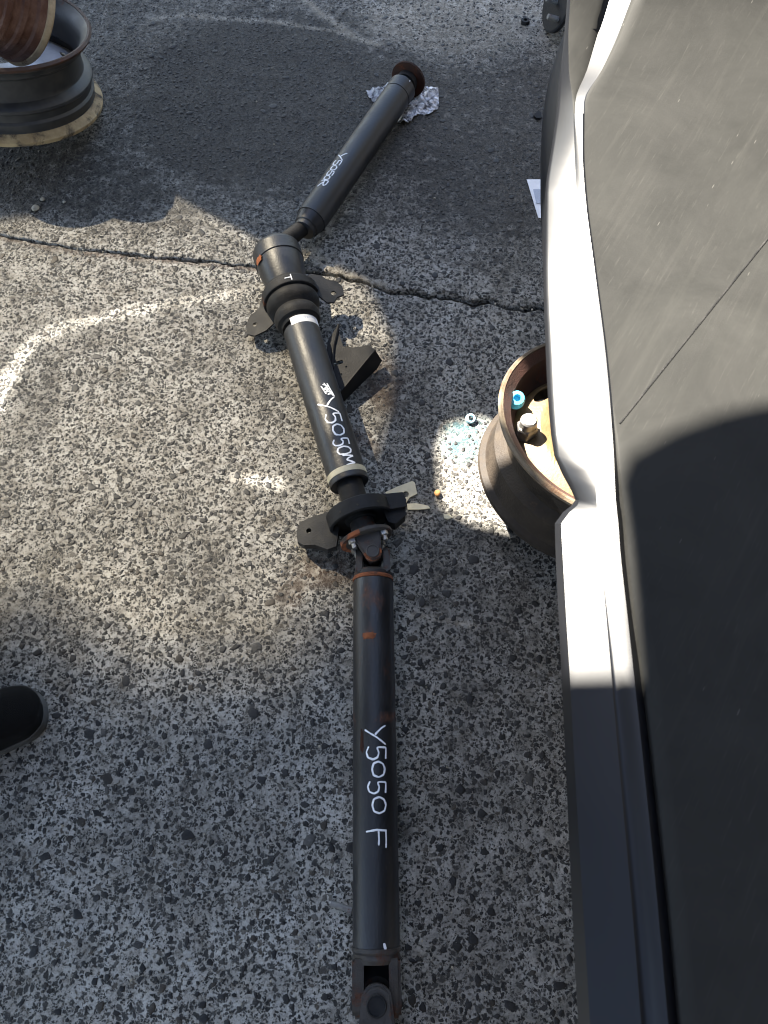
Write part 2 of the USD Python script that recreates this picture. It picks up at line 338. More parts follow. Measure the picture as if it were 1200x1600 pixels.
# exposed-aggregate concrete: pale cement, dark chips of two sizes, stains carried by the primvar "stain" (oil, rust, pale marks and a painted light streak)
def concrete(name):
    n = {'g': ('geometry', {}), 'st': ('attribute', {'attribute': 'stain'}), 'ss': ('separate_color', {}),
         'w': ('noise_texture', {'scale': 110.0, 'detail': 4.0, 'roughness': 0.65}),
         'ws': ('vector_math', {'math_type': 'multiply_add', 'vector2': (0.011, 0.011, 0.011), 'vector3': (-0.0055, -0.0055, -0.0055)}),
         'wa': ('vector_math', {'math_type': 'add'}),
         'v1': ('voronoi_texture', {'feature': 'f1', 'scale': 112.0}), 'e1': ('voronoi_texture', {'feature': 'distance_to_edge', 'scale': 112.0}),
         'v2': ('voronoi_texture', {'feature': 'f1', 'scale': 240.0}), 'e2': ('voronoi_texture', {'feature': 'distance_to_edge', 'scale': 240.0}),
         'c1': ('separate_color', {}), 'c2': ('separate_color', {}),
         'n1': ('noise_texture', {'scale': 5.0, 'detail': 5.0, 'roughness': 0.6}), 'n2': ('noise_texture', {'scale': 42.0, 'detail': 5.0, 'roughness': 0.65}),
         'n3': ('noise_texture', {'scale': 520.0, 'detail': 3.0, 'roughness': 0.7}), 'n4': ('noise_texture', {'scale': 170.0, 'detail': 4.0, 'roughness': 0.7}),
         # how dense the chips lie varies over the yard
         'den': ('map_range', {'from_min': 0.35, 'from_max': 0.65, 'to_min': 0.44, 'to_max': 0.62, 'clamp': True}),
         'k1': ('math', {'math_type': 'subtract'}), 'k1s': ('map_range', {'from_min': -0.01, 'from_max': 0.02, 'clamp': True}),
         'k2s': ('map_range', {'from_min': 0.54, 'from_max': 0.57, 'clamp': True}),
         't1': ('math', {'math_type': 'multiply_add', 'value2': 0.35, 'value3': -0.05}), 'd1': ('math', {'math_type': 'subtract'}), 'd1s': ('map_range', {'from_min': -0.02, 'from_max': 0.05, 'clamp': True}),
         'd2s': ('map_range', {'from_min': 0.08, 'from_max': 0.16, 'clamp': True}),
         'm1': ('math', {'math_type': 'multiply'}), 'm2': ('math', {'math_type': 'multiply'}), 'mk': ('math', {'math_type': 'maximum'}),
         'film': ('map_range', {'from_min': 0.40, 'from_max': 0.66, 'to_min': 1.0, 'to_max': 0.84, 'clamp': True}), 'mkf': ('math', {'math_type': 'multiply'}),
         'sc': ('rgb_ramp', {'ramp': [(0.0, (0.006, 0.006, 0.006)), (0.35, (0.011, 0.011, 0.011)), (0.65, (0.021, 0.021, 0.0205)), (0.84, (0.042, 0.041, 0.039)), (0.9, (0.065, 0.053, 0.039)), (1.0, (0.12, 0.112, 0.098))]}),
         'cm': ('rgb_ramp', {'ramp': [(0.28, (0.26, 0.250, 0.226)), (0.5, (0.46, 0.445, 0.406)), (0.72, (0.62, 0.602, 0.556))]}),
         'cmix': ('mix', {'mix_type': 'mix', 'fac': 0.45}),
         'pit': ('rgb_ramp', {'ramp': [(0.30, (0.28, 0.27, 0.25)), (0.44, (0.90, 0.90, 0.90)), (0.7, (1.08, 1.08, 1.08))]}), 'cmul': ('mix', {'mix_type': 'multiply', 'fac': 1.0}),
         'n5': ('noise_texture', {'scale': 17.0, 'detail': 6.0, 'roughness': 0.7, 'distortion': 0.4}), 'n6': ('noise_texture', {'scale': 85.0, 'detail': 4.0, 'roughness': 0.7}),
         'g5': ('rgb_ramp', {'ramp': [(0.30, (0.40, 0.37, 0.33)), (0.46, (0.80, 0.785, 0.76)), (0.62, (1.05, 1.05, 1.05))]}), 'g6': ('rgb_ramp', {'ramp': [(0.33, (0.45, 0.43, 0.40)), (0.52, (1.0, 1.0, 1.0))]}), 'cm5': ('mix', {'mix_type': 'multiply', 'fac': 0.85}), 'cm6': ('mix', {'mix_type': 'multiply', 'fac': 0.7}),
         'col': ('mix', {'mix_type': 'mix'}),
         # stains
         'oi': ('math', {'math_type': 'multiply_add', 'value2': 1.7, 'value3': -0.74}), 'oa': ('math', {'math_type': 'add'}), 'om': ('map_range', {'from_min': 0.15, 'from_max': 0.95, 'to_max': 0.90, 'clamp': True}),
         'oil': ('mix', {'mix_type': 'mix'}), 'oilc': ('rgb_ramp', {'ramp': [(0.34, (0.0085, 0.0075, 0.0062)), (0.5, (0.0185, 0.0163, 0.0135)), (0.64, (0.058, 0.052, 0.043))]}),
         'ra': ('math', {'math_type': 'multiply'}), 'rm': ('map_range', {'from_min': 0.2, 'from_max': 0.5, 'to_max': 0.75, 'clamp': True}), 'rst': ('mix', {'mix_type': 'mix', 'color2': (0.085, 0.043, 0.022)}),
         'pa': ('math', {'math_type': 'multiply'}), 'pm': ('map_range', {'from_min': 0.15, 'from_max': 0.5, 'to_max': 0.8, 'clamp': True}), 'pal': ('mix', {'mix_type': 'mix', 'color2': (0.52, 0.46, 0.36)}),
         # relief
         'h1': ('math', {'math_type': 'multiply_add', 'value2': 0.55}), 'h2': ('math', {'math_type': 'multiply_add', 'value2': 0.5}), 'bs': ('map_range', {'from_min': 0.0, 'from_max': 0.9, 'to_min': 0.9, 'to_max': 0.45}), 'b': ('bump', {'distance': 0.004}),
         'tt': ('attribute', {'attribute': 'tint'}), 'ts': ('separate_color', {}), 'ta': ('math', {'math_type': 'multiply'}), 'tm': ('map_range', {'from_min': 0.2, 'from_max': 0.5, 'to_max': 0.75, 'clamp': True}), 'tea': ('mix', {'mix_type': 'mix', 'color2': (0.045, 0.115, 0.13)}),  # bluish penumbra of the sun patch, put in as colour
         'ro': ('map_range', {'from_min': 0.0, 'from_max': 1.0, 'to_min': 0.88, 'to_max': 0.62}),
         'p': ('principled_bsdf', {'specular_ior_level': 0.35})}
    l = [('g.position', 'w.vector'), ('w.color', 'ws.vector1'), ('ws.vector', 'wa.vector1'), ('g.position', 'wa.vector2'), ('st.color', 'ss.color')]
    l += [('wa.vector', k + '.vector') for k in ('v1', 'e1', 'v2', 'e2')] + [('g.position', k + '.vector') for k in ('n1', 'n2', 'n3', 'n4', 'n5', 'n6')]
    l += [('v1.color', 'c1.color'), ('v2.color', 'c2.color'), ('n1.fac', 'den.value'), ('c1.r', 'k1.value1'), ('den.result', 'k1.value2'), ('k1.value', 'k1s.value'), ('c2.r', 'k2s.value'),
          ('n4.fac', 't1.value1'), ('e1.distance', 'd1.value1'), ('t1.value', 'd1.value2'), ('d1.value', 'd1s.value'), ('e2.distance', 'd2s.value'),
          ('k1s.result', 'm1.value1'), ('d1s.result', 'm1.value2'), ('k2s.result', 'm2.value1'), ('d2s.result', 'm2.value2'), ('m1.value', 'mk.value1'), ('m2.value', 'mk.value2'),
          ('n2.fac', 'film.value'), ('mk.value', 'mkf.value1'), ('film.result', 'mkf.value2'), ('c1.g', 'sc.fac'), ('n1.fac', 'cmix.color1'), ('n2.fac', 'cmix.color2'), ('cmix.color', 'cm.fac'),
          ('n4.fac', 'pit.fac'), ('cm.color', 'cmul.color1'), ('pit.color', 'cmul.color2'), ('n5.fac', 'g5.fac'), ('n6.fac', 'g6.fac'), ('cmul.color', 'cm5.color1'), ('g5.color', 'cm5.color2'), ('cm5.color', 'cm6.color1'), ('g6.color', 'cm6.color2'), ('cm6.color', 'col.color1'), ('sc.color', 'col.color2'), ('mkf.value', 'col.fac'),
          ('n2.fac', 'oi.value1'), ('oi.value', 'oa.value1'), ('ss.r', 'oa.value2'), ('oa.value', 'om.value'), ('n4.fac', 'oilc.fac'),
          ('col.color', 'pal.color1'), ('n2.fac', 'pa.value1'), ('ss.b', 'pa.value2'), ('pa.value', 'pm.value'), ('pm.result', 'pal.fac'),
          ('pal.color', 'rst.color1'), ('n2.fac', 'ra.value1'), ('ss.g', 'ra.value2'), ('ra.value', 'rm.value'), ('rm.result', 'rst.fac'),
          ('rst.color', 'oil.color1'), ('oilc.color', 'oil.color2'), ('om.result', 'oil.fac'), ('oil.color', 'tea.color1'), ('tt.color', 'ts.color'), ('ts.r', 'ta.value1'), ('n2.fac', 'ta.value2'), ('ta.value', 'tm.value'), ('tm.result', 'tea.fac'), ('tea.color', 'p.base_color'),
          ('mk.value', 'ro.value'), ('ro.result', 'p.roughness'), ('n3.fac', 'h1.value1'), ('n4.fac', 'h2.value1'), ('h1.value', 'h2.value3'), ('mk.value', 'h1.value3'), ('h2.value', 'b.height'), ('om.result', 'bs.value'), ('bs.result', 'b.strength'), ('b.normal', 'p.normal')]
    mat(name, n, l)


concrete('concrete')

# stone chips: tone in the primvar "tone", stain in the primvar "stain"
mat('chip_stone', {'g': ('geometry', {}), 'a': ('attribute', {'attribute': 'tone'}), 'st': ('attribute', {'attribute': 'stain'}), 'ss': ('separate_color', {}),
                   'n': ('noise_texture', {'scale': 230.0, 'detail': 5.0, 'roughness': 0.72}), 'n3': ('noise_texture', {'scale': 600.0, 'detail': 2.0}),
                   'r': ('rgb_ramp', {'ramp': [(0.3, (0.55, 0.55, 0.55)), (0.7, (1.35, 1.33, 1.28))]}), 'm': ('mix', {'mix_type': 'multiply', 'fac': 1.0}),
                   'ce': ('map_range', {'from_min': 0.62, 'from_max': 0.72, 'to_max': 0.4, 'clamp': True}), 'mc': ('mix', {'mix_type': 'mix', 'color2': (0.20, 0.19, 0.17)}),
                   'om': ('map_range', {'from_min': 0.1, 'from_max': 0.8, 'to_max': 0.8, 'clamp': True}), 'oil': ('mix', {'mix_type': 'mix', 'color2': (0.0135, 0.012, 0.010)}),
                   'b': ('bump', {'strength': 0.4, 'distance': 0.001}), 'p': ('principled_bsdf', {'roughness': 0.6, 'specular_ior_level': 0.4})},
    [('g.position', 'n.vector'), ('g.position', 'n3.vector'), ('n.fac', 'r.fac'), ('a.color', 'm.color1'), ('r.color', 'm.color2'), ('n.fac', 'ce.value'), ('m.color', 'mc.color1'), ('ce.result', 'mc.fac'),
     ('st.color', 'ss.color'), ('ss.r', 'om.value'), ('mc.color', 'oil.color1'), ('om.result', 'oil.fac'), ('oil.color', 'p.base_color'), ('n3.fac', 'b.height'), ('b.normal', 'p.normal')])

# dusty dark car panel: fine scratches and dust trails along one direction
mat('panel_dusty', {'g': ('geometry', {}), 'mp': ('mapping', {'rotation': (0, 0, 0.55), 'scale': (1, 1, 1)}), 'ms': ('mapping', {'scale': (90.0, 3.5, 20.0)}), 'mf': ('mapping', {'scale': (420.0, 30.0, 60.0)}), 
                    's1': ('noise_texture', {'scale': 1.0, 'detail': 4.0, 'roughness': 0.6}), 's2': ('noise_texture', {'scale': 1.0, 'detail': 3.0, 'roughness': 0.6}), 'n': ('noise_texture', {'scale': 7.0, 'detail': 8.0, 'roughness': 0.72, 'distortion': 0.5}),
                    'sp': ('voronoi_texture', {'feature': 'f1', 'scale': 75.0}), 'spm': ('mapping', {'scale': (2.2, 0.35, 1.0)}), 'spr': ('rgb_ramp', {'ramp': [(0.0, (1, 1, 1)), (0.07, (0.8, 0.8, 0.8)), (0.12, (0, 0, 0))]}), 'spc': ('separate_color', {}), 'spk': ('math', {'math_type': 'greater_than', 'value2': 0.94}), 'spx': ('math', {'math_type': 'multiply'}),
                    'base': ('rgb_ramp', {'ramp': [(0.3, (0.0180, 0.0180, 0.0168)), (0.7, (0.0265, 0.0263, 0.0245))]}),
                    'r1': ('rgb_ramp', {'ramp': [(0.54, (0, 0, 0)), (0.85, (0.30, 0.30, 0.30))]}), 'r2': ('rgb_ramp', {'ramp': [(0.60, (0, 0, 0)), (0.80, (0.42, 0.42, 0.42))]}),
                    'add': ('mix', {'mix_type': 'add', 'fac': 1.0, 'use_clamp': True}), 'mx': ('mix', {'mix_type': 'mix', 'color2': (0.044, 0.043, 0.039)}), 'ms2': ('mix', {'mix_type': 'mix', 'color2': (0.060, 0.058, 0.053)}),
                    'ro': ('map_range', {'from_min': 0.3, 'from_max': 0.7, 'to_min': 0.50, 'to_max': 0.66}), 'p': ('principled_bsdf', {'specular_ior_level': 0.05})},
    [('g.position', 'mp.vector'), ('mp.vector', 'ms.vector'), ('mp.vector', 'mf.vector'), ('ms.vector', 's1.vector'), ('mf.vector', 's2.vector'), ('g.position', 'n.vector'), ('mp.vector', 'spm.vector'), ('spm.vector', 'sp.vector'), ('sp.distance', 'spr.fac'),
     ('sp.color', 'spc.color'), ('spc.r', 'spk.value1'), ('spk.value', 'spx.value1'), ('spr.color', 'spx.value2'),
     ('n.fac', 'base.fac'), ('s1.fac', 'r1.fac'), ('s2.fac', 'r2.fac'), ('r1.color', 'add.color1'), ('r2.color', 'add.color2'), ('add.color', 'mx.fac'), ('base.color', 'mx.color1'), ('mx.color', 'ms2.color1'), ('spx.value', 'ms2.fac'), ('ms2.color', 'p.base_color'),
     ('n.fac', 'ro.value'), ('ro.result', 'p.roughness')])
mat('panel_gloss', {'g': ('geometry', {}), 'n': ('noise_texture', {'scale': 9.0, 'detail': 5.0}), 'nf': ('noise_texture', {'scale': 300.0, 'detail': 2.0}), 'ro': ('map_range', {'from_min': 0.3, 'from_max': 0.7, 'to_min': 0.37, 'to_max': 0.43}),
                    'b': ('bump', {'strength': 0.015, 'distance': 0.001}),
                    'p': ('principled_bsdf', {'base_color': (0.004, 0.0045, 0.006), 'metallic': 0.0, 'specular_ior_level': 0.42})},
    [('g.position', 'n.vector'), ('g.position', 'nf.vector'), ('n.fac', 'ro.value'), ('ro.result', 'p.roughness'), ('nf.fac', 'b.height'), ('b.normal', 'p.normal')])
worn('panel_side', (0.004, 0.0042, 0.0048), (0.007, 0.0072, 0.008), rough=0.5, scale=8, bump=0.05, spec=0.12)
worn('panel_under', (0.02, 0.02, 0.021), (0.035, 0.035, 0.035), rough=0.7, scale=20)

# ---------------------------------------------------------------- the ground: two concrete slabs, a broken joint between them
CRX = np.array([P(x, y) for x, y in [(-160, 338), (0, 366), (60, 378), (120, 390), (160, 393), (250, 402), (330, 408), (400, 416), (500, 425), (545, 437), (600, 450), (660, 460), (700, 468), (760, 474), (850, 482), (1000, 500)]])


def crack_y(x):
    y = np.interp(x, CRX[:, 0], CRX[:, 1])
    q = np.stack([np.asarray(x) * 26, np.zeros_like(x), np.zeros_like(x)], -1)
    return y + (meshkit.fbm(q, 4, 3) - 0.5) * np.interp(x, [-0.35, 0.05], [0.010, 0.028]) + (meshkit.fbm(q * 5, 2, 9) - 0.5) * 0.006


def crack_w(x):
    q = np.stack([np.asarray(x) * 14, np.ones_like(x), np.zeros_like(x)], -1)
    return 0.0018 + 0.0120 * np.clip(meshkit.fbm(q, 3, 5) - 0.28, 0, 1) ** 1.3 + 0.003 * np.exp(-((np.asarray(x) - 0.12) / 0.15) ** 2)


def blob(xy, cx, cy, rx, ry, rot=0.0, soft=0.35, seed=0, rough=0.35, freq=7.0):
    d = xy - [cx, cy]
    c, s = math.cos(rot), math.sin(rot)
    u, v = (d[:, 0] * c + d[:, 1] * s) / rx, (-d[:, 0] * s + d[:, 1] * c) / ry
    q = np.column_stack([xy * freq, np.zeros(len(xy))])
    r = np.hypot(u, v) + (meshkit.fbm(q, 4, seed) - 0.5) * 2 * rough
    return np.clip((1 - r) / soft + 0.5, 0, 1)


def near_line(xy, pts, w, seed=0):
    L = np.array([P(*p)[:2] for p in pts])
    dmin = np.full(len(xy), 9.0)
    for a, b in zip(L[:-1], L[1:]):
        t = np.clip(((xy - a) @ (b - a)) / ((b - a) @ (b - a)), 0, 1)
        dmin = np.minimum(dmin, np.linalg.norm(xy - a - t[:, None] * (b - a), axis=1))
    q = np.column_stack([xy * 12, np.zeros(len(xy))])
    return np.clip(1 - dmin / (w * (0.4 + 1.2 * meshkit.fbm(q, 3, seed))), 0, 1)


def stain(xy):
    """Oil, rust, pale marks and a painted light streak on the concrete: where they lie in the yard."""
    xy = np.asarray(xy)[:, :2]
    at = lambda x, y: P(x, y)[:2]
    o = np.zeros(len(xy)); r = np.zeros(len(xy)); s = np.zeros(len(xy))
    o = np.maximum(o, 1.05 * blob(xy, *at(455, 150), 0.46, 0.36, 0.15, 0.55, 1, 0.2, 4))
    o = np.maximum(o, 0.7 * blob(xy, *at(330, 210), 0.40, 0.26, 0.3, 0.9, 41, 0.25, 5))
    o = np.maximum(o, 0.85 * blob(xy, *at(760, 190), 0.34, 0.42, 0.3, 0.7, 2, 0.3, 4))
    o = np.maximum(o, 0.55 * blob(xy, *at(790, 360), 0.22, 0.24, 0.3, 0.9, 12, 0.3, 5))
    o = np.maximum(o, 0.80 * blob(xy, *at(90, 285), 0.34, 0.15, -0.12, 0.7, 3, 0.3, 6))
    o = np.maximum(o, 0.60 * blob(xy, *at(200, 60), 0.50, 0.3, 0.0, 1.0, 4, 0.35, 5))
    o = np.maximum(o, 0.50 * blob(xy, *at(500, 330), 0.25, 0.12, 0.2, 1.0, 5, 0.3, 7))
    o = np.maximum(o, 0.55 * blob(xy, *at(600, 620), 0.10, 0.14, 0.2, 1.0, 6, 0.4, 10))
    o = np.maximum(o, 0.55 * blob(xy, *at(560, 820), 0.13, 0.10, 0.0, 1.0, 7, 0.4, 12))
    o = np.maximum(o, 0.50 * blob(xy, *at(740, 900), 0.16, 0.22, 0.2, 1.0, 8, 0.4, 9))
    o = np.maximum(o, 0.45 * blob(xy, *at(780, 1150), 0.14, 0.25, 0.1, 1.0, 18, 0.4, 9))
    o = np.maximum(o, 0.40 * blob(xy, *at(30, 930), 0.22, 0.12, 0.0, 1.0, 9, 0.5, 9))
    o = np.maximum(o, 0.36 * blob(xy, *at(330, 1230), 0.25, 0.14, 0.4, 1.0, 19, 0.5, 9))
    o = np.maximum(o, 0.42 * blob(xy, *at(820, 1450), 0.16, 0.16, 0.0, 1.0, 29, 0.5, 9))
    o = np.maximum(o, 0.55 * near_line(xy, [(700, 980), (705, 1200), (720, 1330), (700, 1420)], 0.03, 4))
    o = np.maximum(o, 0.6 * near_line(xy, [(450, 880), (440, 960), (420, 1030)], 0.03, 5))
    r = np.maximum(r, 0.9 * blob(xy, *at(600, 610), 0.055, 0.09, 0.3, 0.9, 21, 0.5, 16))
    r = np.maximum(r, 0.8 * blob(xy, *at(555, 690), 0.05, 0.05, 0.0, 0.9, 22, 0.5, 16))
    r = np.maximum(r, 0.8 * blob(xy, *at(500, 890), 0.06, 0.05, 0.0, 0.9, 23, 0.5, 16))
    r = np.maximum(r, 0.7 * blob(xy, *at(455, 925), 0.03, 0.04, 0.0, 0.9, 24, 0.5, 16))
    r = np.maximum(r, 0.6 * blob(xy, *at(60, 260), 0.26, 0.10, 0.0, 0.9, 25, 0.5, 9))
    r = np.maximum(r, 0.5 * near_line(xy, [(690, 1120), (712, 1300), (700, 1480)], 0.02, 26))
    r = np.maximum(r, 0.8 * near_line(xy, [(0, 372), (120, 395), (250, 406), (400, 420)], 0.022, 27))
    r = np.maximum(r, 0.5 * near_line(xy, [(500, 430), (600, 455), (850, 486)], 0.02, 28))
    s = np.maximum(s, 0.75 * near_line(xy, [(240, 32), (290, 26), (420, 34), (520, 50), (600, 72)], 0.02, 31))
    s = np.maximum(s, 0.8 * near_line(xy, [(480, 0), (500, 22), (555, 60), (590, 72)], 0.025, 32))
    s = np.maximum(s, 0.75 * near_line(xy, [(470, 385), (520, 420), (600, 446)], 0.03, 33))
    s = np.maximum(s, 0.55 * blob(xy, *at(720, 40), 0.34, 0.16, 0.0, 0.9, 34, 0.35, 6))
    s = np.maximum(s, 0.7 * near_line(xy, [(640, 960), (690, 968), (740, 978)], 0.015, 35))  # faint streak of light, painted as pale colour
    s = np.maximum(s, 0.6 * near_line(xy, [(620, 900), (600, 1000), (540, 1060)], 0.02, 36))
    q = np.column_stack([xy, np.zeros(len(xy))])
    o = np.maximum(o, 0.55 * np.clip(meshkit.fbm(q * [3.1, 2.2, 1], 4, 91) - 0.53, 0, 1) * 3.2)
    o = np.maximum(o, 0.45 * np.clip(meshkit.fbm(q * [13, 7, 1], 3, 92) - 0.57, 0, 1) * 3.5)
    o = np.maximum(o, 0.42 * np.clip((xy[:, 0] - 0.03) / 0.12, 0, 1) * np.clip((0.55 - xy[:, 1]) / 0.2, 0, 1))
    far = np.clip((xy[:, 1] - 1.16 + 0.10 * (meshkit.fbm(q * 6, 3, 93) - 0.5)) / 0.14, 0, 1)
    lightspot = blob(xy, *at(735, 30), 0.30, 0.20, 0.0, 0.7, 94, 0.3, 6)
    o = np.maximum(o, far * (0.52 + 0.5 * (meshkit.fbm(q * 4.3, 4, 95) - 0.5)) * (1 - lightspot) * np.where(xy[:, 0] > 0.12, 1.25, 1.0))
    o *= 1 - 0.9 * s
    return np.column_stack([o, r, s])


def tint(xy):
    """Bluish penumbra of the sun patch, painted into the concrete left of the wheel."""
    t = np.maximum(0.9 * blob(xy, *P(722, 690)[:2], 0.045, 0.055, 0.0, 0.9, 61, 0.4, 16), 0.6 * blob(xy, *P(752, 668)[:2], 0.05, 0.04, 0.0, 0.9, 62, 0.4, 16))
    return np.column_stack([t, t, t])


def relief(xy):
    q = np.column_stack([xy * 9, np.zeros(len(xy))])
    fade = np.exp(-np.clip(np.hypot(xy[:, 0], xy[:, 1] - 0.9) - 2.2, 0, 9))
    return (meshkit.fbm(q, 4, 40) - 0.5) * 0.005 * fade


def slab(side):
    xs = np.concatenate([-np.geomspace(30, 1.5, 18), np.arange(-1.45, 1.451, 0.0085), np.geomspace(1.5, 30, 18)])
    o = np.concatenate([[0.0, 0.0006, 0.0018, 0.004, 0.007, 0.011, 0.016], np.arange(0.023, 1.75, 0.0085), np.geomspace(1.8, 30, 16)])
    drop = np.concatenate([[-0.03, -0.0045, -0.0022, -0.0009], np.zeros(len(o) - 4)])
    X, O = np.meshgrid(xs, o, indexing='ij')
    cy, cw = crack_y(xs), crack_w(xs)
    Y = cy[:, None] + side * (cw[:, None] * 0.5 + O)
    xy = np.column_stack([X.ravel(), Y.ravel()])
    q = np.column_stack([xs * 40, np.full(len(xs), side), np.zeros(len(xs))])
    chip = (0.5 + 2.6 * np.clip(meshkit.fbm(q, 3, 50 + side) - 0.35, 0, 1)) * (1 + 1.6 * np.clip((xs + 0.1) / 0.2, 0, 1))
    Z = relief(xy).reshape(X.shape) + drop[None] * np.where(np.arange(len(o))[None] == 0, 1, chip[:, None]) + (0.0025 if side > 0 else 0)
    n, m = X.shape
    i, j = np.meshgrid(np.arange(n - 1), np.arange(m - 1), indexing='ij')
    f = np.stack([i * m + j, (i + 1) * m + j, (i + 1) * m + j + 1, i * m + j + 1], -1).reshape(-1, 4)
    if side < 0:
        f = f[:, ::-1]
    return arr((np.column_stack([xy, Z.ravel()]), f)), xy


GR = thing('ground', (0, 0, 0), kind='structure')
near_mesh, xyn = slab(-1)
far_mesh, xyf = slab(1)
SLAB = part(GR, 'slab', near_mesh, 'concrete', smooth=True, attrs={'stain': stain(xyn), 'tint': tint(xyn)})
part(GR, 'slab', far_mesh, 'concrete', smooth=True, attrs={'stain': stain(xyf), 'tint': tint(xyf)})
xs = np.arange(-3, 3.01, 0.02)
cy = crack_y(xs)
part(GR, 'joint_soil', (np.vstack([np.column_stack([xs, cy - 0.03, np.full_like(xs, -0.012)]), np.column_stack([xs, cy + 0.03, np.full_like(xs, -0.012)])]),
                        np.array([[i, i + 1, len(xs) + i + 1, len(xs) + i] for i in range(len(xs) - 1)])), 'soil', smooth=True)


# stone chips set flush in the concrete
def chip(c, size, z0, rng):
    n = int(rng.integers(6, 9))
    th = np.sort((np.arange(n) + rng.uniform(-0.3, 0.3, n)) * 2 * np.pi / n)
    r = size * rng.uniform(0.55, 1.2, n)
    el = rng.uniform(0.5, 0.95); a = rng.uniform(0, np.pi)
    x, y = r * np.cos(th), r * np.sin(th) * el
    x, y = x * math.cos(a) - y * math.sin(a), x * math.sin(a) + y * math.cos(a)
    top = rng.uniform(0.0003, 0.0008) + 0.0003
    tl = rng.uniform(-0.05, 0.05, 2)
    v = np.empty((3 * n + 1, 3))
    for k, (q, z) in enumerate(((1.0, -0.0015), (0.9, top * 0.75), (0.45, top))):
        v[k * n:k * n + n, 0] = c[0] + x * q; v[k * n:k * n + n, 1] = c[1] + y * q; v[k * n:k * n + n, 2] = z0 + z + (x * tl[0] + y * tl[1]) * q
    v[3 * n] = c[0], c[1], z0 + top
    return v, CHIP_F[n]


CHIP_F = {}
for n in (6, 7, 8):
    f = []
    for i in range(n):
        k = (i + 1) % n
        for q in range(2):
            f += [[q * n + i, q * n + k, (q + 1) * n + k], [q * n + i, (q + 1) * n + k, (q + 1) * n + i]]
        f.append([2 * n + i, 2 * n + k, 3 * n])
    CHIP_F[n] = np.array(f)


def chips():
    rng = np.random.default_rng(11)
    quad = np.array([P(x, y)[:2] for x, y in [(-60, -60), (930, -60), (930, 1660), (-60, 1660)]])
    x0, y0 = quad.min(0); x1, y1 = quad.max(0)
    c = np.column_stack([rng.uniform(x0, x1, 52000), rng.uniform(y0, y1, 52000)])
    ok = np.abs(c[:, 1] - crack_y(c[:, 0])) > 0.009
    for a, b in zip(quad, np.roll(quad, -1, axis=0)):
        ok &= ((b - a)[0] * (c - a)[:, 1] - (b - a)[1] * (c - a)[:, 0]) < 0
    ok &= rng.uniform(size=len(c)) < 0.20 + 0.72 * meshkit.fbm(np.column_stack([c * 3.5, np.zeros(len(c))]), 3, 77)
    c = c[ok]
    size = np.minimum(0.0023 * np.exp(rng.normal(0.36, 0.44, len(c))) * np.where(c[:, 1] < 0.55, 1.12, 1.0), 0.0125)
    order = np.argsort(-size * rng.uniform(0.4, 1, len(c)))
    c, size = c[order], size[order]
    tree, alive = cKDTree(c), np.ones(len(c), bool)
    for i, near in enumerate(tree.query_ball_point(c, 0.025)):
        if alive[i]:
            near = np.array([k for k in near if k > i], int)
            if len(near):
                alive[near[np.linalg.norm(c[near] - c[i], axis=1) < (size[near] + size[i]) * 0.93]] = False
    kept, sizes = c[alive], size[alive]
    zz = relief(kept) + np.where(kept[:, 1] > crack_y(kept[:, 0]), 0.0025, 0)
    depth = np.linalg.norm(np.column_stack([kept, np.full(len(kept), -CAM_H)]), axis=1)
    V, F, T, off = [], [], [], 0
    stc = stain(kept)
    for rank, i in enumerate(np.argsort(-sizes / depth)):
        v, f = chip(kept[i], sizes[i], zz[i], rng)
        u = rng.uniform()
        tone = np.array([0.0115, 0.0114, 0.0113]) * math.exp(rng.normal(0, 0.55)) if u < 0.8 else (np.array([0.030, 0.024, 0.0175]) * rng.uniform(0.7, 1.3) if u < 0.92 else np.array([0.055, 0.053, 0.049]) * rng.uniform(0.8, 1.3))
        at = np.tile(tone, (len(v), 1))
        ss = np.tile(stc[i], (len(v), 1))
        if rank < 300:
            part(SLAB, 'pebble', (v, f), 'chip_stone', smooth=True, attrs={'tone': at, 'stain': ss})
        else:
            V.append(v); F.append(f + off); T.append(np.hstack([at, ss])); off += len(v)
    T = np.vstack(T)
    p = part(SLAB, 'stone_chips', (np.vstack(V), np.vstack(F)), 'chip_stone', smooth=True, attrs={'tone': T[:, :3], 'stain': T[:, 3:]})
    tag(stage.GetPrimAtPath(p), kind='stuff')


chips()

# ---------------------------------------------------------------- added tarp out of view, its outline cut to shape sun and shade below
TZ = 2.6
OFF = SUN * TZ / SUN[2]


def shadow_of(px, py, z=0.0):
    q = P(px, py, z)
    return (q - SUN * z / SUN[2])[:2]


HP = 0.55                                                   # height of the body panel
gap = Polygon([shadow_of(684, 700), shadow_of(690, 790), shadow_of(738, 816), shadow_of(800, 830), (0.345, 0.505), (0.45, 0.30), shadow_of(876, 1050, HP), shadow_of(992, 1054, HP + 0.02), shadow_of(978, 860, HP + 0.02), shadow_of(966, 752, HP + 0.015), shadow_of(984, 716, HP + 0.015),
               shadow_of(1050, 684, HP + 0.015), shadow_of(1120, 664, HP + 0.015), shadow_of(1165, 655, HP + 0.015), shadow_of(1300, 640, HP + 0.015), (3.2, -0.6), (3.2, 4.5), (0.72, 4.2), (0.66, 2.5), (0.62, 1.3), (0.55, 0.80), shadow_of(860, 604, 0.18), (0.19, 0.775), shadow_of(745, 655), shadow_of(700, 662)])
shade = sbox(-3.3, -2.3, 1.15, 5.2).difference(gap)
weave = Polygon([P(x, y)[:2] for x, y in [(-260, 356), (0, 350), (90, 338), (150, 312), (205, 278), (300, 330), (410, 387), (480, 405), (560, 440), (605, 530), (598, 640), (560, 760), (500, 900), (420, 985), (250, 990), (60, 900), (-260, 1000)]]).buffer(0.01)
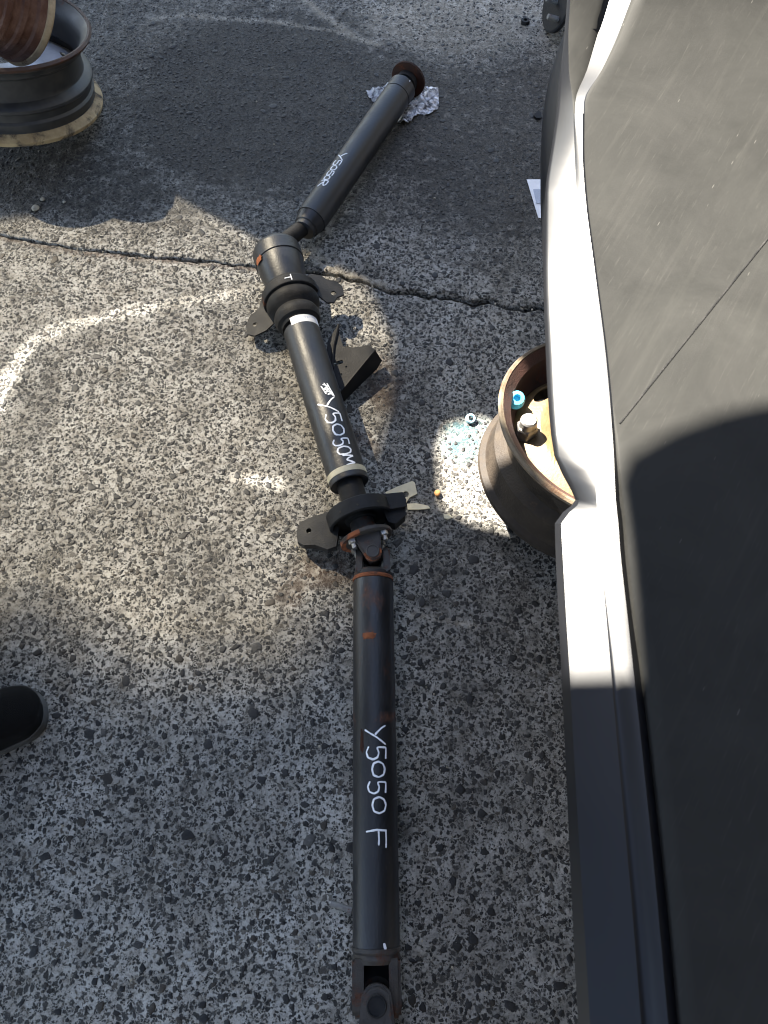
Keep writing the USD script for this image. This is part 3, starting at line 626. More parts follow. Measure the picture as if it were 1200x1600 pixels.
slits = [LineString([P(x, y)[:2] for x, y in pts]).buffer(w, cap_style=2) for pts, w in (
    ([(-55, 790), (-28, 690), (-4, 620), (18, 575)], 0.0125), ([(-4, 620), (18, 575), (50, 532)], 0.0075), ([(18, 575), (50, 532), (100, 508)], 0.0050), ([(50, 532), (110, 506), (190, 488), (280, 471), (385, 455)], 0.0042), ([(110, 506), (190, 488)], 0.006),
    ([(366, 745), (448, 757)], 0.0065), ([(500, 484), (560, 510), (600, 528)], 0.0022), ([(206, 279), (300, 330), (408, 386)], 0.0012))]
slits = unary_union(slits)  # slits cut in the added tarp to cast light streaks below
TP = thing('added_tarp', (OFF[0] - 0.1, OFF[1] + 0.6, 0), 'added unseen tarp on posts, cut to shape sun and shade on the ground', 'tarp')


def added_tarp_piece(name, g, m):
    if g.is_empty:
        return
    for q in polys(g):
        if q.area > 1e-5:
            t = trimesh.creation.extrude_polygon(q, 0.004, engine='earcut')
            t.vertices += [OFF[0], OFF[1], TZ]
            part(TP, name, t, m, smooth=False)


low = sbox(-3.3, -2.3, 1.15, P(0, 780)[1])
weave2 = unary_union([weave, weave.buffer(0.05).intersection(low)])
weave3 = unary_union([weave2, weave.buffer(0.10).intersection(low)])
weave4 = unary_union([weave3, weave.buffer(0.15).intersection(low)])
added_tarp_piece('sun_blocker', shade.difference(weave4).difference(slits), 'added_tarp_canvas')
added_tarp_piece('dim_sun_panel', shade.intersection(weave).difference(slits), 'added_tarp_weave')
for g, m in ((weave2.difference(weave), 'added_tarp_weave_b'), (weave3.difference(weave2), 'added_tarp_weave_c'), (weave4.difference(weave3), 'added_tarp_weave_d')):
    added_tarp_piece('dim_sun_hem', shade.intersection(g).difference(slits), m)
for x, y, h in ((OFF[0] - 3.25, OFF[1] - 2.25, TZ), (OFF[0] - 3.25, OFF[1] + 5.15, TZ), (OFF[0] + 0.5, OFF[1] + 5.15, TZ), (2.3, -1.1, 3.05)):
    part(TP, 'post', lathe([(0, 0.04), (h - 0.002, 0.035)], [x, y, 0], [0, 0, 1], 14), 'post_wood')
part(TP, 'rope', tube(np.linspace([OFF[0] + 1.14, OFF[1] - 2.29, TZ], [2.3, -1.1, 3.0], 8), 0.004, 6), 'post_wood')

# ---------------------------------------------------------------- added dark walls out of view, blocking sky light behind and to the right
worn('added_wall_paint', (0.030, 0.031, 0.033), (0.050, 0.050, 0.050), rough=0.7, rust=0.05, scale=3)
for a, b, label in (((2.75, -2.7), (2.75, 5.3), 'added unseen dark corrugated wall on the right, blocks sky light'), ((-2.2, -2.75), (2.7, -2.75), 'added unseen dark corrugated wall behind the camera, blocks sky light')):
    a, b = np.array(a), np.array(b)
    WA = thing('added_wall', (*((a + b) / 2), 0), label, 'wall')
    L = np.linalg.norm(b - a); t = (b - a) / L; nrm = np.array([-t[1], t[0]])
    k = int(round(L))
    for i in range(k):
        u = np.linspace(i * L / k, (i + 1) * L / k - 0.004, 33)
        wv = 0.018 * np.clip(2 * np.sin(u * 2 * np.pi / 0.2), -1, 1)
        pl = a + u[:, None] * t + wv[:, None] * nrm
        g = np.stack([np.column_stack([pl, np.full(33, z)]) for z in (0.0, 2.4, 4.8)], 1)
        part(WA, 'sheet', grid_mesh(g), 'added_wall_paint', smooth=30)

RO = thing('added_roof', (1.2, -1.2, 0), 'added unseen dark sheet roof above the camera, blocks sky light', 'roof')  # roof added out of view to keep sky light off the panel
for i in range(3):
    u = np.linspace(-0.25 + i * 0.98, -0.25 + (i + 1) * 0.98 - 0.004, 33)
    wv = 3.25 + 0.018 * np.clip(2 * np.sin(u * 2 * np.pi / 0.2), -1, 1)
    g = np.stack([np.column_stack([u, np.full(33, y), wv + (0.2 if y > 0 else 0)]) for y in (0.35, -2.72)], 1)
    part(RO, 'sheet', grid_mesh(g), 'added_wall_paint', smooth=30)
part(RO, 'beam', cat(rbox((2.95, 0.06, 0.10), (1.22, 0.3, 3.36)), rbox((0.06, 0.06, 3.3), (2.66, 0.3, 1.65))), 'post_wood')

# ---------------------------------------------------------------- the propeller shaft
SH = thing('propeller_shaft', (*P(560, 760)[:2], 0), 'long black three-piece propeller shaft lying across the concrete, white handwriting on each tube', 'propeller shaft')


class Axis:
    """A straight run of the shaft through two pixels, at the heights za and zb of its centre line."""
    def __init__(self, a, za, b, zb):
        self.A, self.B = P(*a, za), P(*b, zb)
        self.d = (self.B - self.A) / np.linalg.norm(self.B - self.A)
        _, self.a, self.u = frame(self.d)
        if self.a[0] < 0:
            self.a = -self.a                                # sideways, to the right in the photograph
        if self.u[2] < 0:
            self.u = -self.u

    def s(self, py):
        """Distance along the run whose point the photograph shows at row py."""
        lo, hi = -1.0, 2.5
        for _ in range(60):
            m = (lo + hi) / 2
            q = self.A + m * self.d
            y = 800 - FPX * (q[1] * SP + (q[2] - CAM_H) * CP) / (q[1] * CP - (q[2] - CAM_H) * SP)
            y = 800 + FPX * (-(q[1] * SP + (q[2] - CAM_H) * CP)) / (q[1] * CP - (q[2] - CAM_H) * SP)
            lo, hi = (m, hi) if y > py else (lo, m)
        return lo

    def at(self, s, side=0.0, up=0.0):
        return self.A + s * self.d + side * self.a + up * self.u

    def turn(self, profile, n=56, close=False):
        return lathe(profile, self.A, self.d, n, close)


FR = Axis((588, 1478), 0.042, (583, 905), 0.052)
MI = Axis((572, 838), 0.062, (467, 505), 0.062)
RE = Axis((484, 347), 0.056, (634, 130), 0.043)
RF, RM, RR = 0.0352, 0.0372, 0.0345


def on_tube(ax, R, s, ang, lift=0.0):
    """Point on the tube: ang from the top, positive to the right in the photograph."""
    return ax.A + np.asarray(s)[..., None] * ax.d + (R + lift) * (np.sin(ang)[..., None] * ax.a + np.cos(ang)[..., None] * ax.u)


def pen(ax, R, strokes, w=0.0024):
    """Strokes of (s, arc length from the top) drawn on the tube with a broad paint pen."""
    out = []
    for k, st in enumerate(strokes):
        st = np.asarray(st, float)
        seg = np.r_[0, np.cumsum(np.linalg.norm(np.diff(st, axis=0), axis=1))]
        n = max(4, int(seg[-1] / 0.0012))
        t = np.linspace(0, seg[-1], n)
        c = np.column_stack([np.interp(t, seg, st[:, q]) for q in (0, 1)])
        for _ in range(2):
            c[1:-1] = 0.25 * c[:-2] + 0.5 * c[1:-1] + 0.25 * c[2:]
        g = np.gradient(c, axis=0); g /= np.linalg.norm(g, axis=1, keepdims=True) + 1e-12
        nn = np.column_stack([-g[:, 1], g[:, 0]])
        ww = w * (0.72 + 0.42 * meshkit.noise(np.column_stack([t * 190, np.full(n, k * 7.1), np.zeros(n)]), 3) + 0.2 * meshkit.noise(np.column_stack([t * 900, np.full(n, k * 3.1), np.zeros(n)]), 4)) / 2
        ww[0] *= 0.7; ww[-1] *= 0.55
        rows = []
        for sgn, lift in ((-1, -0.0004), (-0.75, 0.00035), (0.75, 0.00035), (1, -0.0004)):
            q = c + nn * (ww * sgn)[:, None]
            rows.append(on_tube(ax, R, q[:, 0], q[:, 1] / R, lift))
        v = np.stack(rows, 1).reshape(-1, 3)
        f = np.array([[i * 4 + j, i * 4 + j + 1, (i + 1) * 4 + j + 1, (i + 1) * 4 + j] for i in range(n - 1) for j in range(3)])
        out.append(arr((v, f)))
    return cat(*out)


GLYPH = {  # x = along the writing, y = height, both 0 to 1
    'Y': [[(0.0, 1.0), (0.12, 0.8), (0.42, 0.5), (0.50, 0.45)], [(1.0, 1.0), (0.62, 0.52), (0.35, 0.1), (0.22, -0.08)]],
    '5': [[(0.95, 0.98), (0.5, 1.0), (0.12, 1.0), (0.10, 0.62), (0.16, 0.52), (0.5, 0.62), (0.85, 0.55), (1.0, 0.32), (0.85, 0.05), (0.45, -0.04), (0.05, 0.10)]],
    '0': [[(0.5, 1.0), (0.15, 0.85), (0.0, 0.5), (0.12, 0.12), (0.5, 0.0), (0.88, 0.12), (1.0, 0.5), (0.85, 0.88), (0.48, 1.0), (0.3, 0.95)]],
    'F': [[(0.05, 1.05), (0.0, 0.5), (0.1, -0.08)], [(0.0, 1.0), (0.5, 1.02), (1.0, 1.0)], [(0.05, 0.6), (0.5, 0.62), (0.85, 0.6)]],
    'M': [[(0.0, 0.0), (0.08, 0.5), (0.15, 0.95), (0.32, 0.45), (0.48, 0.25), (0.66, 0.6), (0.82, 0.95), (0.88, 0.5), (1.0, 0.0)]],
    'R': [[(0.08, 0.0), (0.05, 0.5), (0.05, 1.0), (0.6, 0.98), (0.85, 0.78), (0.6, 0.55), (0.1, 0.5)], [(0.3, 0.5), (0.65, 0.2), (1.0, -0.05)]],
    '-': [[(0.0, 1.0), (0.5, 1.0), (1.0, 1.0)]], 'I': [[(0.5, 1.0), (0.5, 0.5), (0.5, 0.0)]],
}


def writing(ax, R, items, w, slant=0.0):
    """items: (letter, s0, s1, arc at the foot, arc at the top): s falls along the writing because the run is measured upward in the photograph."""
    st = []
    for ch, s0, s1, lo, hi in items:
        for g in GLYPH[ch]:
            g = np.asarray(g, float)
            st.append(np.column_stack([s0 + (s1 - s0) * (g[:, 0] + slant * g[:, 1]), lo + (hi - lo) * g[:, 1]]))
    return pen(ax, R, st, w)


# front run
s0, s1 = FR.s(1478), FR.s(908)
ft = part(SH, 'front_tube', FR.turn([(s0, RF - 0.0006), (s0 + 0.004, RF)] + [(s, RF) for s in np.linspace(s0 + 0.02, s1 - 0.02, 12)] + [(s1 - 0.003, RF), (s1, RF - 0.001)]), 'black_paint_worn', label='front tube, black, written on in white')
rows = [('Y', 1137, 1166, -0.013, 0.019), ('5', 1168, 1189, -0.012, 0.019), ('0', 1192, 1216, -0.004, 0.017), ('5', 1221, 1241, -0.010, 0.018), ('0', 1246, 1271, -0.004, 0.018), ('F', 1296, 1324, -0.012, 0.017)]
part(ft, 'handwriting', writing(FR, RF, [(c, FR.s(a), FR.s(b), lo, hi) for c, a, b, lo, hi in rows], 0.0032), 'marker_paint')
part(ft, 'paint_dot', pen(FR, RF, [[(FR.s(1468), 0.012), (FR.s(1472), 0.0125), (FR.s(1478), 0.0145)]], 0.005), 'marker_paint')


def rust_patch(ax, R, s, arc, ls, la, seed):
    rng = np.random.default_rng(seed)
    n = 16
    th = np.arange(n) * 2 * np.pi / n
    rr = rng.uniform(0.7, 1.1, n)
    pts = [(s, arc)] + [(s + ls * r * math.copysign(abs(math.sin(t)) ** 0.6, math.sin(t)), arc + la * r * math.copysign(abs(math.cos(t)) ** 0.6, math.cos(t))) for r, t in zip(rr, th)]
    p = np.array(pts)
    v = on_tube(ax, R, p[:, 0], p[:, 1] / R, 0.0001)
    v[0] = on_tube(ax, R, p[:1, 0], p[:1, 1] / R, 0.0007)[0]
    mid = on_tube(ax, R, (p[1:, 0] - s) * 0.6 + s, ((p[1:, 1] - arc) * 0.6 + arc) / R, 0.0006)
    v = np.vstack([v, mid])
    f = [[0, 1 + n + i, 1 + n + (i + 1) % n] for i in range(n)] + [q for i in range(n) for q in ([1 + i, 1 + (i + 1) % n, 1 + n + (i + 1) % n], [1 + i, 1 + n + (i + 1) % n, 1 + n + i])]
    return trimesh.Trimesh(v, f, process=False)


part(ft, 'rust_patch', rust_patch(FR, RF, FR.s(1000), -0.008, 0.0065, 0.013, 1), 'rust_edge')
part(ft, 'rust_patch', rust_patch(FR, RF, FR.s(1160), -0.021, 0.02, 0.004, 2), 'dark_rust')
part(SH, 'weld_ring', FR.turn([(s1 - 0.001, RF - 0.004), (s1, RF + 0.0009), (s1 + 0.004, RF + 0.0012), (s1 + 0.007, RF - 0.001), (s1 + 0.007, RF - 0.006)]), 'rust_edge', label='rust orange weld ring')
part(SH, 'weld_ring', FR.turn([(s0 + 0.001, RF - 0.004), (s0, RF + 0.0009), (s0 - 0.005, RF + 0.0012), (s0 - 0.008, RF - 0.001), (s0 - 0.008, RF - 0.006)]), 'cast_steel')


def ear(ax, s_root, s_tip, offset, width, thick, vertical, root_w):
    """One arm of a yoke: a plate along the run with a round tip, at the side (vertical False) or on top/below (vertical True)."""
    L = abs(s_tip - s_root); sg = 1 if s_tip > s_root else -1
    r = width / 2
    g = unary_union([Polygon([(0, -root_w / 2), (0, root_w / 2), (L - r, r), (L - r, -r)]), Point(L - r, 0).buffer(r, 16)])
    ex = ax.d * sg
    n = (ax.u if vertical else ax.a) * math.copysign(1, offset)
    ey = np.cross(n, ex)
    c = ax.at(s_root) + n * (abs(offset) + thick / 2)
    return plate(g, thick, c, ex, ey, bevel=min(0.004, thick * 0.3))


# the yoke at the near end, its mate and the cross between them
sy = s0 - 0.006
part(SH, 'yoke', cat(FR.turn([(sy, RF - 0.002), (sy - 0.008, RF + 0.001), (sy - 0.014, RF - 0.002), (sy - 0.015, RF - 0.008), (sy - 0.004, RF - 0.010)], close=True), *[ear(FR, sy - 0.006, sy - 0.085, o, 0.040, 0.017, False, 0.058) for o in (-0.0265, 0.0265)]), 'cast_steel')
part(SH, 'yoke_shade_plate', rbox((0.052, 0.10, 0.008), FR.at(sy - 0.055, 0, -0.027), [FR.a, FR.d, FR.u], 0.003), 'black_rubber')  # black plate standing in for the shade inside the yoke
part(SH, 'shade_disc', FR.turn([(sy + 0.002, 0.030), (sy - 0.002, 0.030)], 40), 'soil')  # dark disc standing in for the shade in the hollow tube end
c0 = sy - 0.062
part(SH, 'yoke', cat(*[ear(FR, c0 - 0.085, c0 + 0.026, o, 0.044, 0.012, True, 0.064) for o in (-0.026, 0.030)], FR.turn([(c0 - 0.15, 0.030), (c0 - 0.10, 0.033), (c0 - 0.075, 0.033), (c0 - 0.065, 0.02)])), 'cast_steel')
part(SH, 'bearing_cap', lathe([(0, 0.0145), (0.0385, 0.0145), (0.0395, 0.0135), (0.0395, 0.0125), (0.0380, 0.0120), (0.0380, 0.0)], FR.at(c0, 0, 0), FR.u, 32), 'bearing_housing')
part(SH, 'cross_joint', cat(tube([FR.at(c0, -0.036), FR.at(c0, 0.036)], 0.011, 16), tube([FR.at(c0, 0, -0.02), FR.at(c0, 0, 0.02)], 0.011, 16)), 'cast_steel')

# the universal joint in the middle
sj = s1 + 0.006
part(SH, 'yoke', cat(FR.turn([(sj, RF - 0.003), (sj + 0.007, RF - 0.001), (sj + 0.012, RF - 0.006), (sj + 0.014, 0.010)]), *[ear(FR, sj + 0.004, sj + 0.056, o, 0.036, 0.012, False, 0.050) for o in (-0.0245, 0.0245)]), 'cast_steel')
c1 = FR.s(868)
for o in (0.026, -0.026):
    part(SH, 'yoke_arm', ear(MI, MI.s(842), MI.s(884), o, 0.030, 0.010, True, 0.052), 'cast_steel')
cc = MI.at(MI.s(872))
part(SH, 'bearing_cap', lathe([(0, 0.012), (0.0375, 0.0122), (0.0385, 0.0112), (0.0385, 0.0098), (0.0375, 0.0092), (0.0375, 0.0)], cc, MI.u, 32), 'cast_steel')
part(SH, 'rust_collar', keep(lathe([(0.030, 0.0160), (0.0362, 0.0160), (0.0366, 0.0152), (0.0366, 0.0122), (0.030, 0.0122)], cc, MI.u, 48, close=True), lambda c: (c - cc) @ MI.d < 0.001), 'rust_edge', label='rust orange collar round the bearing cap')
part(SH, 'cross_joint', cat(tube([FR.at(c1, -0.030), FR.at(c1, 0.030)], 0.010, 16), tube([cc - 0.018 * MI.u, cc + 0.018 * MI.u], 0.010, 16)), 'cast_steel')

# companion flange and its bolts
sf = MI.s(838)
part(SH, 'flange', MI.turn([(sf - 0.008, 0.015), (sf - 0.008, 0.045), (sf - 0.006, 0.0475), (sf, 0.0475), (sf + 0.001, 0.045), (sf + 0.004, 0.024), (sf + 0.03, 0.022)], 64), 'cast_steel')

part(SH, 'flange_edge', keep(MI.turn([(sf - 0.0085, 0.040), (sf - 0.0085, 0.0486), (sf - 0.001, 0.0486), (sf - 0.001, 0.0472)], 96, close=True), lambda c: (c - MI.at(sf)) @ MI.a < -0.012), 'rust_edge', label='rust orange rim of the flange')
for k, th in enumerate((0.95, -0.85, 2.4, -2.4)):
    q = MI.at(sf - 0.008) + 0.036 * (math.sin(th) * MI.a + math.cos(th) * MI.u)
    part(SH, 'bolt', cat(lathe([(0, 0.0082), (0.007, 0.0082), (0.008, 0.0072)], q, -MI.d, 6), lathe([(0.007, 0.0046), (0.016, 0.0046), (0.017, 0.004)], q, -MI.d, 14)), 'bare_steel')

# centre bearing at the front of the middle run: rubber inside a steel ring with two ears
sb = MI.s(806)
part(SH, 'bearing_ring', MI.turn([(sb - 0.014, 0.0545), (sb - 0.0135, 0.0585), (sb - 0.012, 0.0597), (sb + 0.013, 0.0597), (sb + 0.0145, 0.0585), (sb + 0.015, 0.050), (sb + 0.004, 0.046), (sb - 0.002, 0.050)], 72, close=True), 'bearing_housing')
part(SH, 'bearing_rubber', MI.turn([(sb - 0.004, 0.053), (sb - 0.005, 0.050), (sb + 0.003, 0.044), (sb - 0.003, 0.038), (sb - 0.001, 0.030), (sb - 0.010, 0.028), (sb - 0.012, 0.020)], 64), 'black_rubber')
for py, pxx in ((806, 524), (789, 556), (788, 592)):
    q = P(pxx, py, 0.1)
    th = {524: -0.62, 556: -0.05, 592: 0.62}[pxx]
    nrm = math.sin(th) * MI.a + math.cos(th) * MI.u
    part(SH, 'rivet_hole', lathe([(0.0592, 0.0021), (0.0600, 0.0021), (0.0601, 0.0)], MI.at(sb - 0.003), nrm, 12), 'soil')
part(SH, 'bearing_ear', px_plate([(524, 800), (505, 803), (482, 808), (468, 814), (462, 828), (464, 843), (474, 850), (492, 851), (512, 860), (526, 856), (530, 830)], 0.050, 0.020, holes=[(482, 828, 0.0048)], tilt=(0.25, 0.0)), 'bearing_housing')
part(SH, 'bearing_ear', cat(px_plate([(578, 776), (600, 772), (629, 768), (635, 780), (634, 790), (612, 795), (596, 788)], 0.082, 0.016, tilt=(-0.1, 0.0)), px_plate([(590, 782), (612, 790), (634, 789), (634, 803), (618, 818), (606, 815), (600, 800)], 0.074, 0.030, tilt=(-0.15, 0.0))), 'bearing_housing')

# middle run: stub, painted collar, tube with handwriting and sticker
st_, se = MI.s(757), MI.s(519)
part(SH, 'stub_shaft', MI.turn([(sb - 0.02, 0.019), (sb + 0.02, 0.020), (sb + 0.024, 0.0235), (st_ - 0.008, 0.0245), (st_ + 0.004, 0.0245)], 40), 'black_rubber')
mt = part(SH, 'middle_tube', MI.turn([(st_ + 0.004, 0.024), (st_ + 0.001, 0.034), (st_, 0.0362), (st_ + 0.002, RM)] + [(s, RM) for s in np.linspace(st_ + 0.02, se - 0.01, 10)] + [(se, RM), (se + 0.004, RM - 0.002)]), 'black_paint', label='middle tube, black, written on in white')
part(mt, 'painted_collar', MI.turn([(MI.s(750), RM - 0.001), (MI.s(749), RM + 0.0005), (MI.s(741), RM + 0.0005), (MI.s(740), RM - 0.001)], 64), 'cream_paint', label='worn cream paint band')
rows = [('Y', 638, 661, -0.014, 0.020), ('5', 661, 676, -0.009, 0.021), ('0', 679, 696, -0.003, 0.019), ('5', 700, 711, -0.009, 0.021), ('0', 713, 725, -0.007, 0.020), ('M', 726, 742, 0.000, 0.021)]
part(mt, 'handwriting', writing(MI, RM, [(c, MI.s(a), MI.s(b), lo, hi) for c, a, b, lo, hi in rows], 0.0036), 'marker_paint')
zs = lambda y: MI.s(y)
part(mt, 'crossed_out_mark', pen(MI, RM, [[(zs(618), 0.004), (zs(621), 0.014), (zs(626), 0.002), (zs(625), 0.017), (zs(630), 0.004), (zs(629), 0.020), (zs(634), 0.008), (zs(632), 0.021)], [(zs(616), -0.004 + 0.012), (zs(636), 0.018)], [(zs(617), 0.014), (zs(637), 0.021)], [(zs(620), 0.001), (zs(633), 0.006)]], 0.0026), 'marker_paint')


def band(ax, R, s0, s1, a0, a1, lift):
    th = np.linspace(a0, a1, 30)
    ss = np.linspace(s0, s1, 4)
    Sg, Tg = np.meshgrid(ss, th, indexing='ij')
    v = np.vstack([on_tube(ax, R, Sg.ravel(), Tg.ravel(), lift), on_tube(ax, R, Sg.ravel(), Tg.ravel(), -0.0004)])
    n, m = 4, 30
    q = [[i * m + j, (i + 1) * m + j, (i + 1) * m + j + 1, i * m + j + 1] for i in range(n - 1) for j in range(m - 1)]
    k = n * m
    edge = [(j, j + 1) for j in range(m - 1)] + [((n - 1) * m + j + 1, (n - 1) * m + j) for j in range(m - 1)] + [((i + 1) * m, i * m) for i in range(n - 1)] + [(i * m + m - 1, (i + 1) * m + m - 1) for i in range(n - 1)]
    q += [[a, b, b + k, a + k] for a, b in edge]
    return arr((v, np.array(q)))


lb = part(mt, 'sticker', band(MI, RM, MI.s(521), MI.s(506), -0.50, 1.45, 0.0003), 'sticker', label='white printed sticker wrapped over the tube')
ink = []
rg = np.random.default_rng(5)
for k in range(7):
    a0 = -0.40 + k * 0.045
    ink.append(band(MI, RM, MI.s(516), MI.s(511), a0, a0 + rg.uniform(0.015, 0.035), 0.00045))
for k in range(9):
    a0 = 0.25 + k * 0.07
    ink.append(band(MI, RM, MI.s(515 + rg.uniform(-1, 1)), MI.s(513), a0, a0 + rg.uniform(0.02, 0.05), 0.00045))
part(mt, 'sticker_print', cat(*ink), 'sticker_ink')

# rubber boot, rear bearing carrier, constant-velocity joint
a, b = MI.s(512), MI.s(452)
L = b - a
part(SH, 'rubber_boot', MI.turn([(a, 0.0365), (a + 0.06 * L, 0.0385), (a + 0.1 * L, 0.0445), (a + 0.18 * L, 0.0475), (a + 0.27 * L, 0.0480), (a + 0.33 * L, 0.0455), (a + 0.36 * L, 0.0440), (a + 0.40 * L, 0.0470), (a + 0.46 * L, 0.0535), (a + 0.56 * L, 0.0560), (a + 0.64 * L, 0.0550), (a + 0.68 * L, 0.053), (b, 0.050)], 72), 'black_rubber')
sc = MI.s(464)
part(SH, 'bearing_ring', MI.turn([(sc - 0.012, 0.0555), (sc - 0.011, 0.0590), (sc - 0.009, 0.0600), (sc + 0.007, 0.0600), (sc + 0.009, 0.0585), (sc + 0.010, 0.046)], 72), 'bearing_housing')
part(SH, 'bearing_ear', px_plate([(474, 440), (486, 432), (503, 432), (511, 437), (524, 436), (535, 443), (537, 456), (527, 461), (522, 470), (511, 472), (500, 465), (488, 459)], 0.068, 0.004, holes=[(521, 456, 0.0055)], tilt=(-0.25, 0.0)), 'bearing_housing')
part(SH, 'bearing_ear', px_plate([(428, 462), (416, 462), (407, 470), (404, 482), (390, 489), (383, 503), (385, 518), (398, 523), (416, 518), (430, 508), (436, 490)], 0.035, 0.004, holes=[(398, 505, 0.005)], tilt=(0.3, 0.0)), 'scrap_black')
for q in '-I':
    part(SH, 'pen_stroke', writing(MI, 0.0602, [(q, sc + 0.0065, sc - 0.0085, -0.006, 0.008)], 0.0026), 'marker_paint')
v0, v1 = MI.s(450), MI.s(386)
L = v1 - v0
part(SH, 'joint_cup', MI.turn([(v0 - 0.004, 0.036), (v0, 0.0405), (v0 + 0.10 * L, 0.0430), (v0 + 0.32 * L, 0.0478), (v0 + 0.50 * L, 0.0500), (v0 + 0.58 * L, 0.0503), (v0 + 0.59 * L, 0.0523), (v0 + 0.60 * L, 0.0526), (v0 + 0.83 * L, 0.0526), (v0 + 0.87 * L, 0.0515), (v0 + 0.93 * L, 0.0470), (v0 + 1.0 * L, 0.038), (v0 + 1.03 * L, 0.022), (v0 + 1.04 * L, 0.010)], 72), 'black_paint', label='bell-shaped black joint cup')
rp = rust_patch(MI, 0.0526, MI.s(414), -0.052, 0.008, 0.012, 4)
part(SH, 'rust_patch', rp, 'rust_edge')

# rear run
JC = MI.at(MI.s(389))
d2 = RE.A - JC
part(SH, 'stub_shaft', lathe([(0.0, 0.0165), (0.018, 0.0165), (0.0185, 0.0190), (0.026, 0.0195), (0.0265, 0.0175), (0.8 * np.linalg.norm(d2), 0.0175), (np.linalg.norm(d2) + 0.004, 0.020)], JC, d2, 40), 'black_rubber')
q0, q1 = RE.s(350), RE.s(137)
part(SH, 'tube_neck', RE.turn([(q0 - 0.022, 0.016), (q0 - 0.021, 0.0235), (q0 - 0.012, 0.0245), (q0 - 0.010, 0.0275), (q0 + 0.012, 0.0325), (q0 + 0.014, 0.033)], 56), 'black_paint')
rt = part(SH, 'rear_tube', RE.turn([(q0 + 0.012, 0.0315), (q0 + 0.013, RR)] + [(s, RR) for s in np.linspace(q0 + 0.03, q1 - 0.05, 8)] + [(q1 - 0.041, RR), (q1 - 0.040, RR - 0.0012), (q1 - 0.038, RR - 0.0012), (q1 - 0.037, RR), (q1 - 0.003, RR), (q1, RR - 0.003), (q1 + 0.001, 0.02)]), 'black_paint', label='rear tube, black, with small white handwriting')
rows = [('Y', 260, 271, -0.017, -0.001), ('5', 271, 279, -0.015, -0.001), ('0', 279.5, 287, -0.012, -0.002), ('5', 287.5, 295, -0.012, -0.001), ('0', 295, 301.5, -0.012, -0.002), ('R', 302, 312, -0.014, 0.000)]
part(rt, 'handwriting', writing(RE, RR, [(c, RE.s(a), RE.s(b), lo - 0.004, hi) for c, a, b, lo, hi in rows], 0.0030), 'marker_paint')
part(rt, 'paint_dot', pen(RE, RR, [[(q1 - 0.004, 0.022), (q1 - 0.008, 0.0225)]], 0.003), 'marker_paint')
part(SH, 'collar', RE.turn([(q1 - 0.002, 0.021), (q1 + 0.012, 0.0205), (q1 + 0.014, 0.0265), (q1 + 0.028, 0.0270), (q1 + 0.030, 0.02)], 40), 'scrap_black')
sr = q1 + 0.030
part(SH, 'end_flange', RE.turn([(sr - 0.002, 0.022), (sr, 0.0415), (sr + 0.001, 0.044), (sr + 0.007, 0.044), (sr + 0.008, 0.0415), (sr + 0.006, 0.024), (sr + 0.004, 0.0)], 56), 'dark_rust', label='rusty round end flange')

# ---------------------------------------------------------------- loose black bracket beside the middle tube
BR = thing('steel_bracket', P(545, 575), 'black folded steel bracket with holes lying against the middle tube', 'bracket')


def sheet(pts3, thick, holes=()):
    """A flat plate through 3-D corner points (fitted plane)."""
    p = np.asarray(pts3); c = p.mean(0)
    n = np.linalg.svd(p - c)[2][2]; n = n if n[2] > 0 else -n
    ex = np.cross([0, 1, 0], n); ex /= np.linalg.norm(ex); ey = np.cross(n, ex)
    g = Polygon(np.column_stack([(p - c) @ ex, (p - c) @ ey]))
    g = g.buffer(0.001).buffer(-0.001)
    for h, r, st in holes:
        hh = np.asarray(h) - c
        g = g.difference(LineString([(hh @ ex - st, hh @ ey - st * 0.2), (hh @ ex + st, hh @ ey + st * 0.2)]).buffer(r, 8))
    return plate(g, thick, c, ex, ey)


zb = lambda x, y: 0.030 + 0.00022 * (x - 510) + 0.00012 * (610 - y)
mp = [(529, 506), (513, 531), (508, 559), (515, 578), (523, 592), (533, 610), (560, 578), (587, 547), (575, 539), (555, 543), (536, 541), (530, 522)]
part(BR, 'main_plate', sheet([P(x, y, zb(x, y)) for x, y in mp], 0.003, [(P(528, 567, zb(528, 567)), 0.0042, 0.007), (P(533, 585, zb(533, 585)), 0.0024, 0.0002), (P(541, 573, zb(541, 573)), 0.002, 0.0002)]), 'scrap_black')
part(BR, 'folded_flange', sheet([P(587, 547, zb(587, 547) + 0.001), P(533, 610, zb(533, 610) + 0.001), P(536, 630, 0.006), P(560, 604, 0.006), P(592, 578, 0.006), P(594, 562, 0.012)], 0.003), 'scrap_black')
part(BR, 'rib', tube([P(529, 507, zb(529, 507) + 0.003), P(521, 540, zb(521, 540) + 0.003), P(519, 575, zb(519, 575) + 0.002)], 0.003, 8), 'scrap_black')


# ---------------------------------------------------------------- wheels
def spin(profile, c, n, close=True, seg=88):
    return lathe([(s, r) for s, r in profile], c, n, seg, close)


def tilt(tx, ty):
    n = np.array([tx, ty, 1.0]); return n / np.linalg.norm(n)


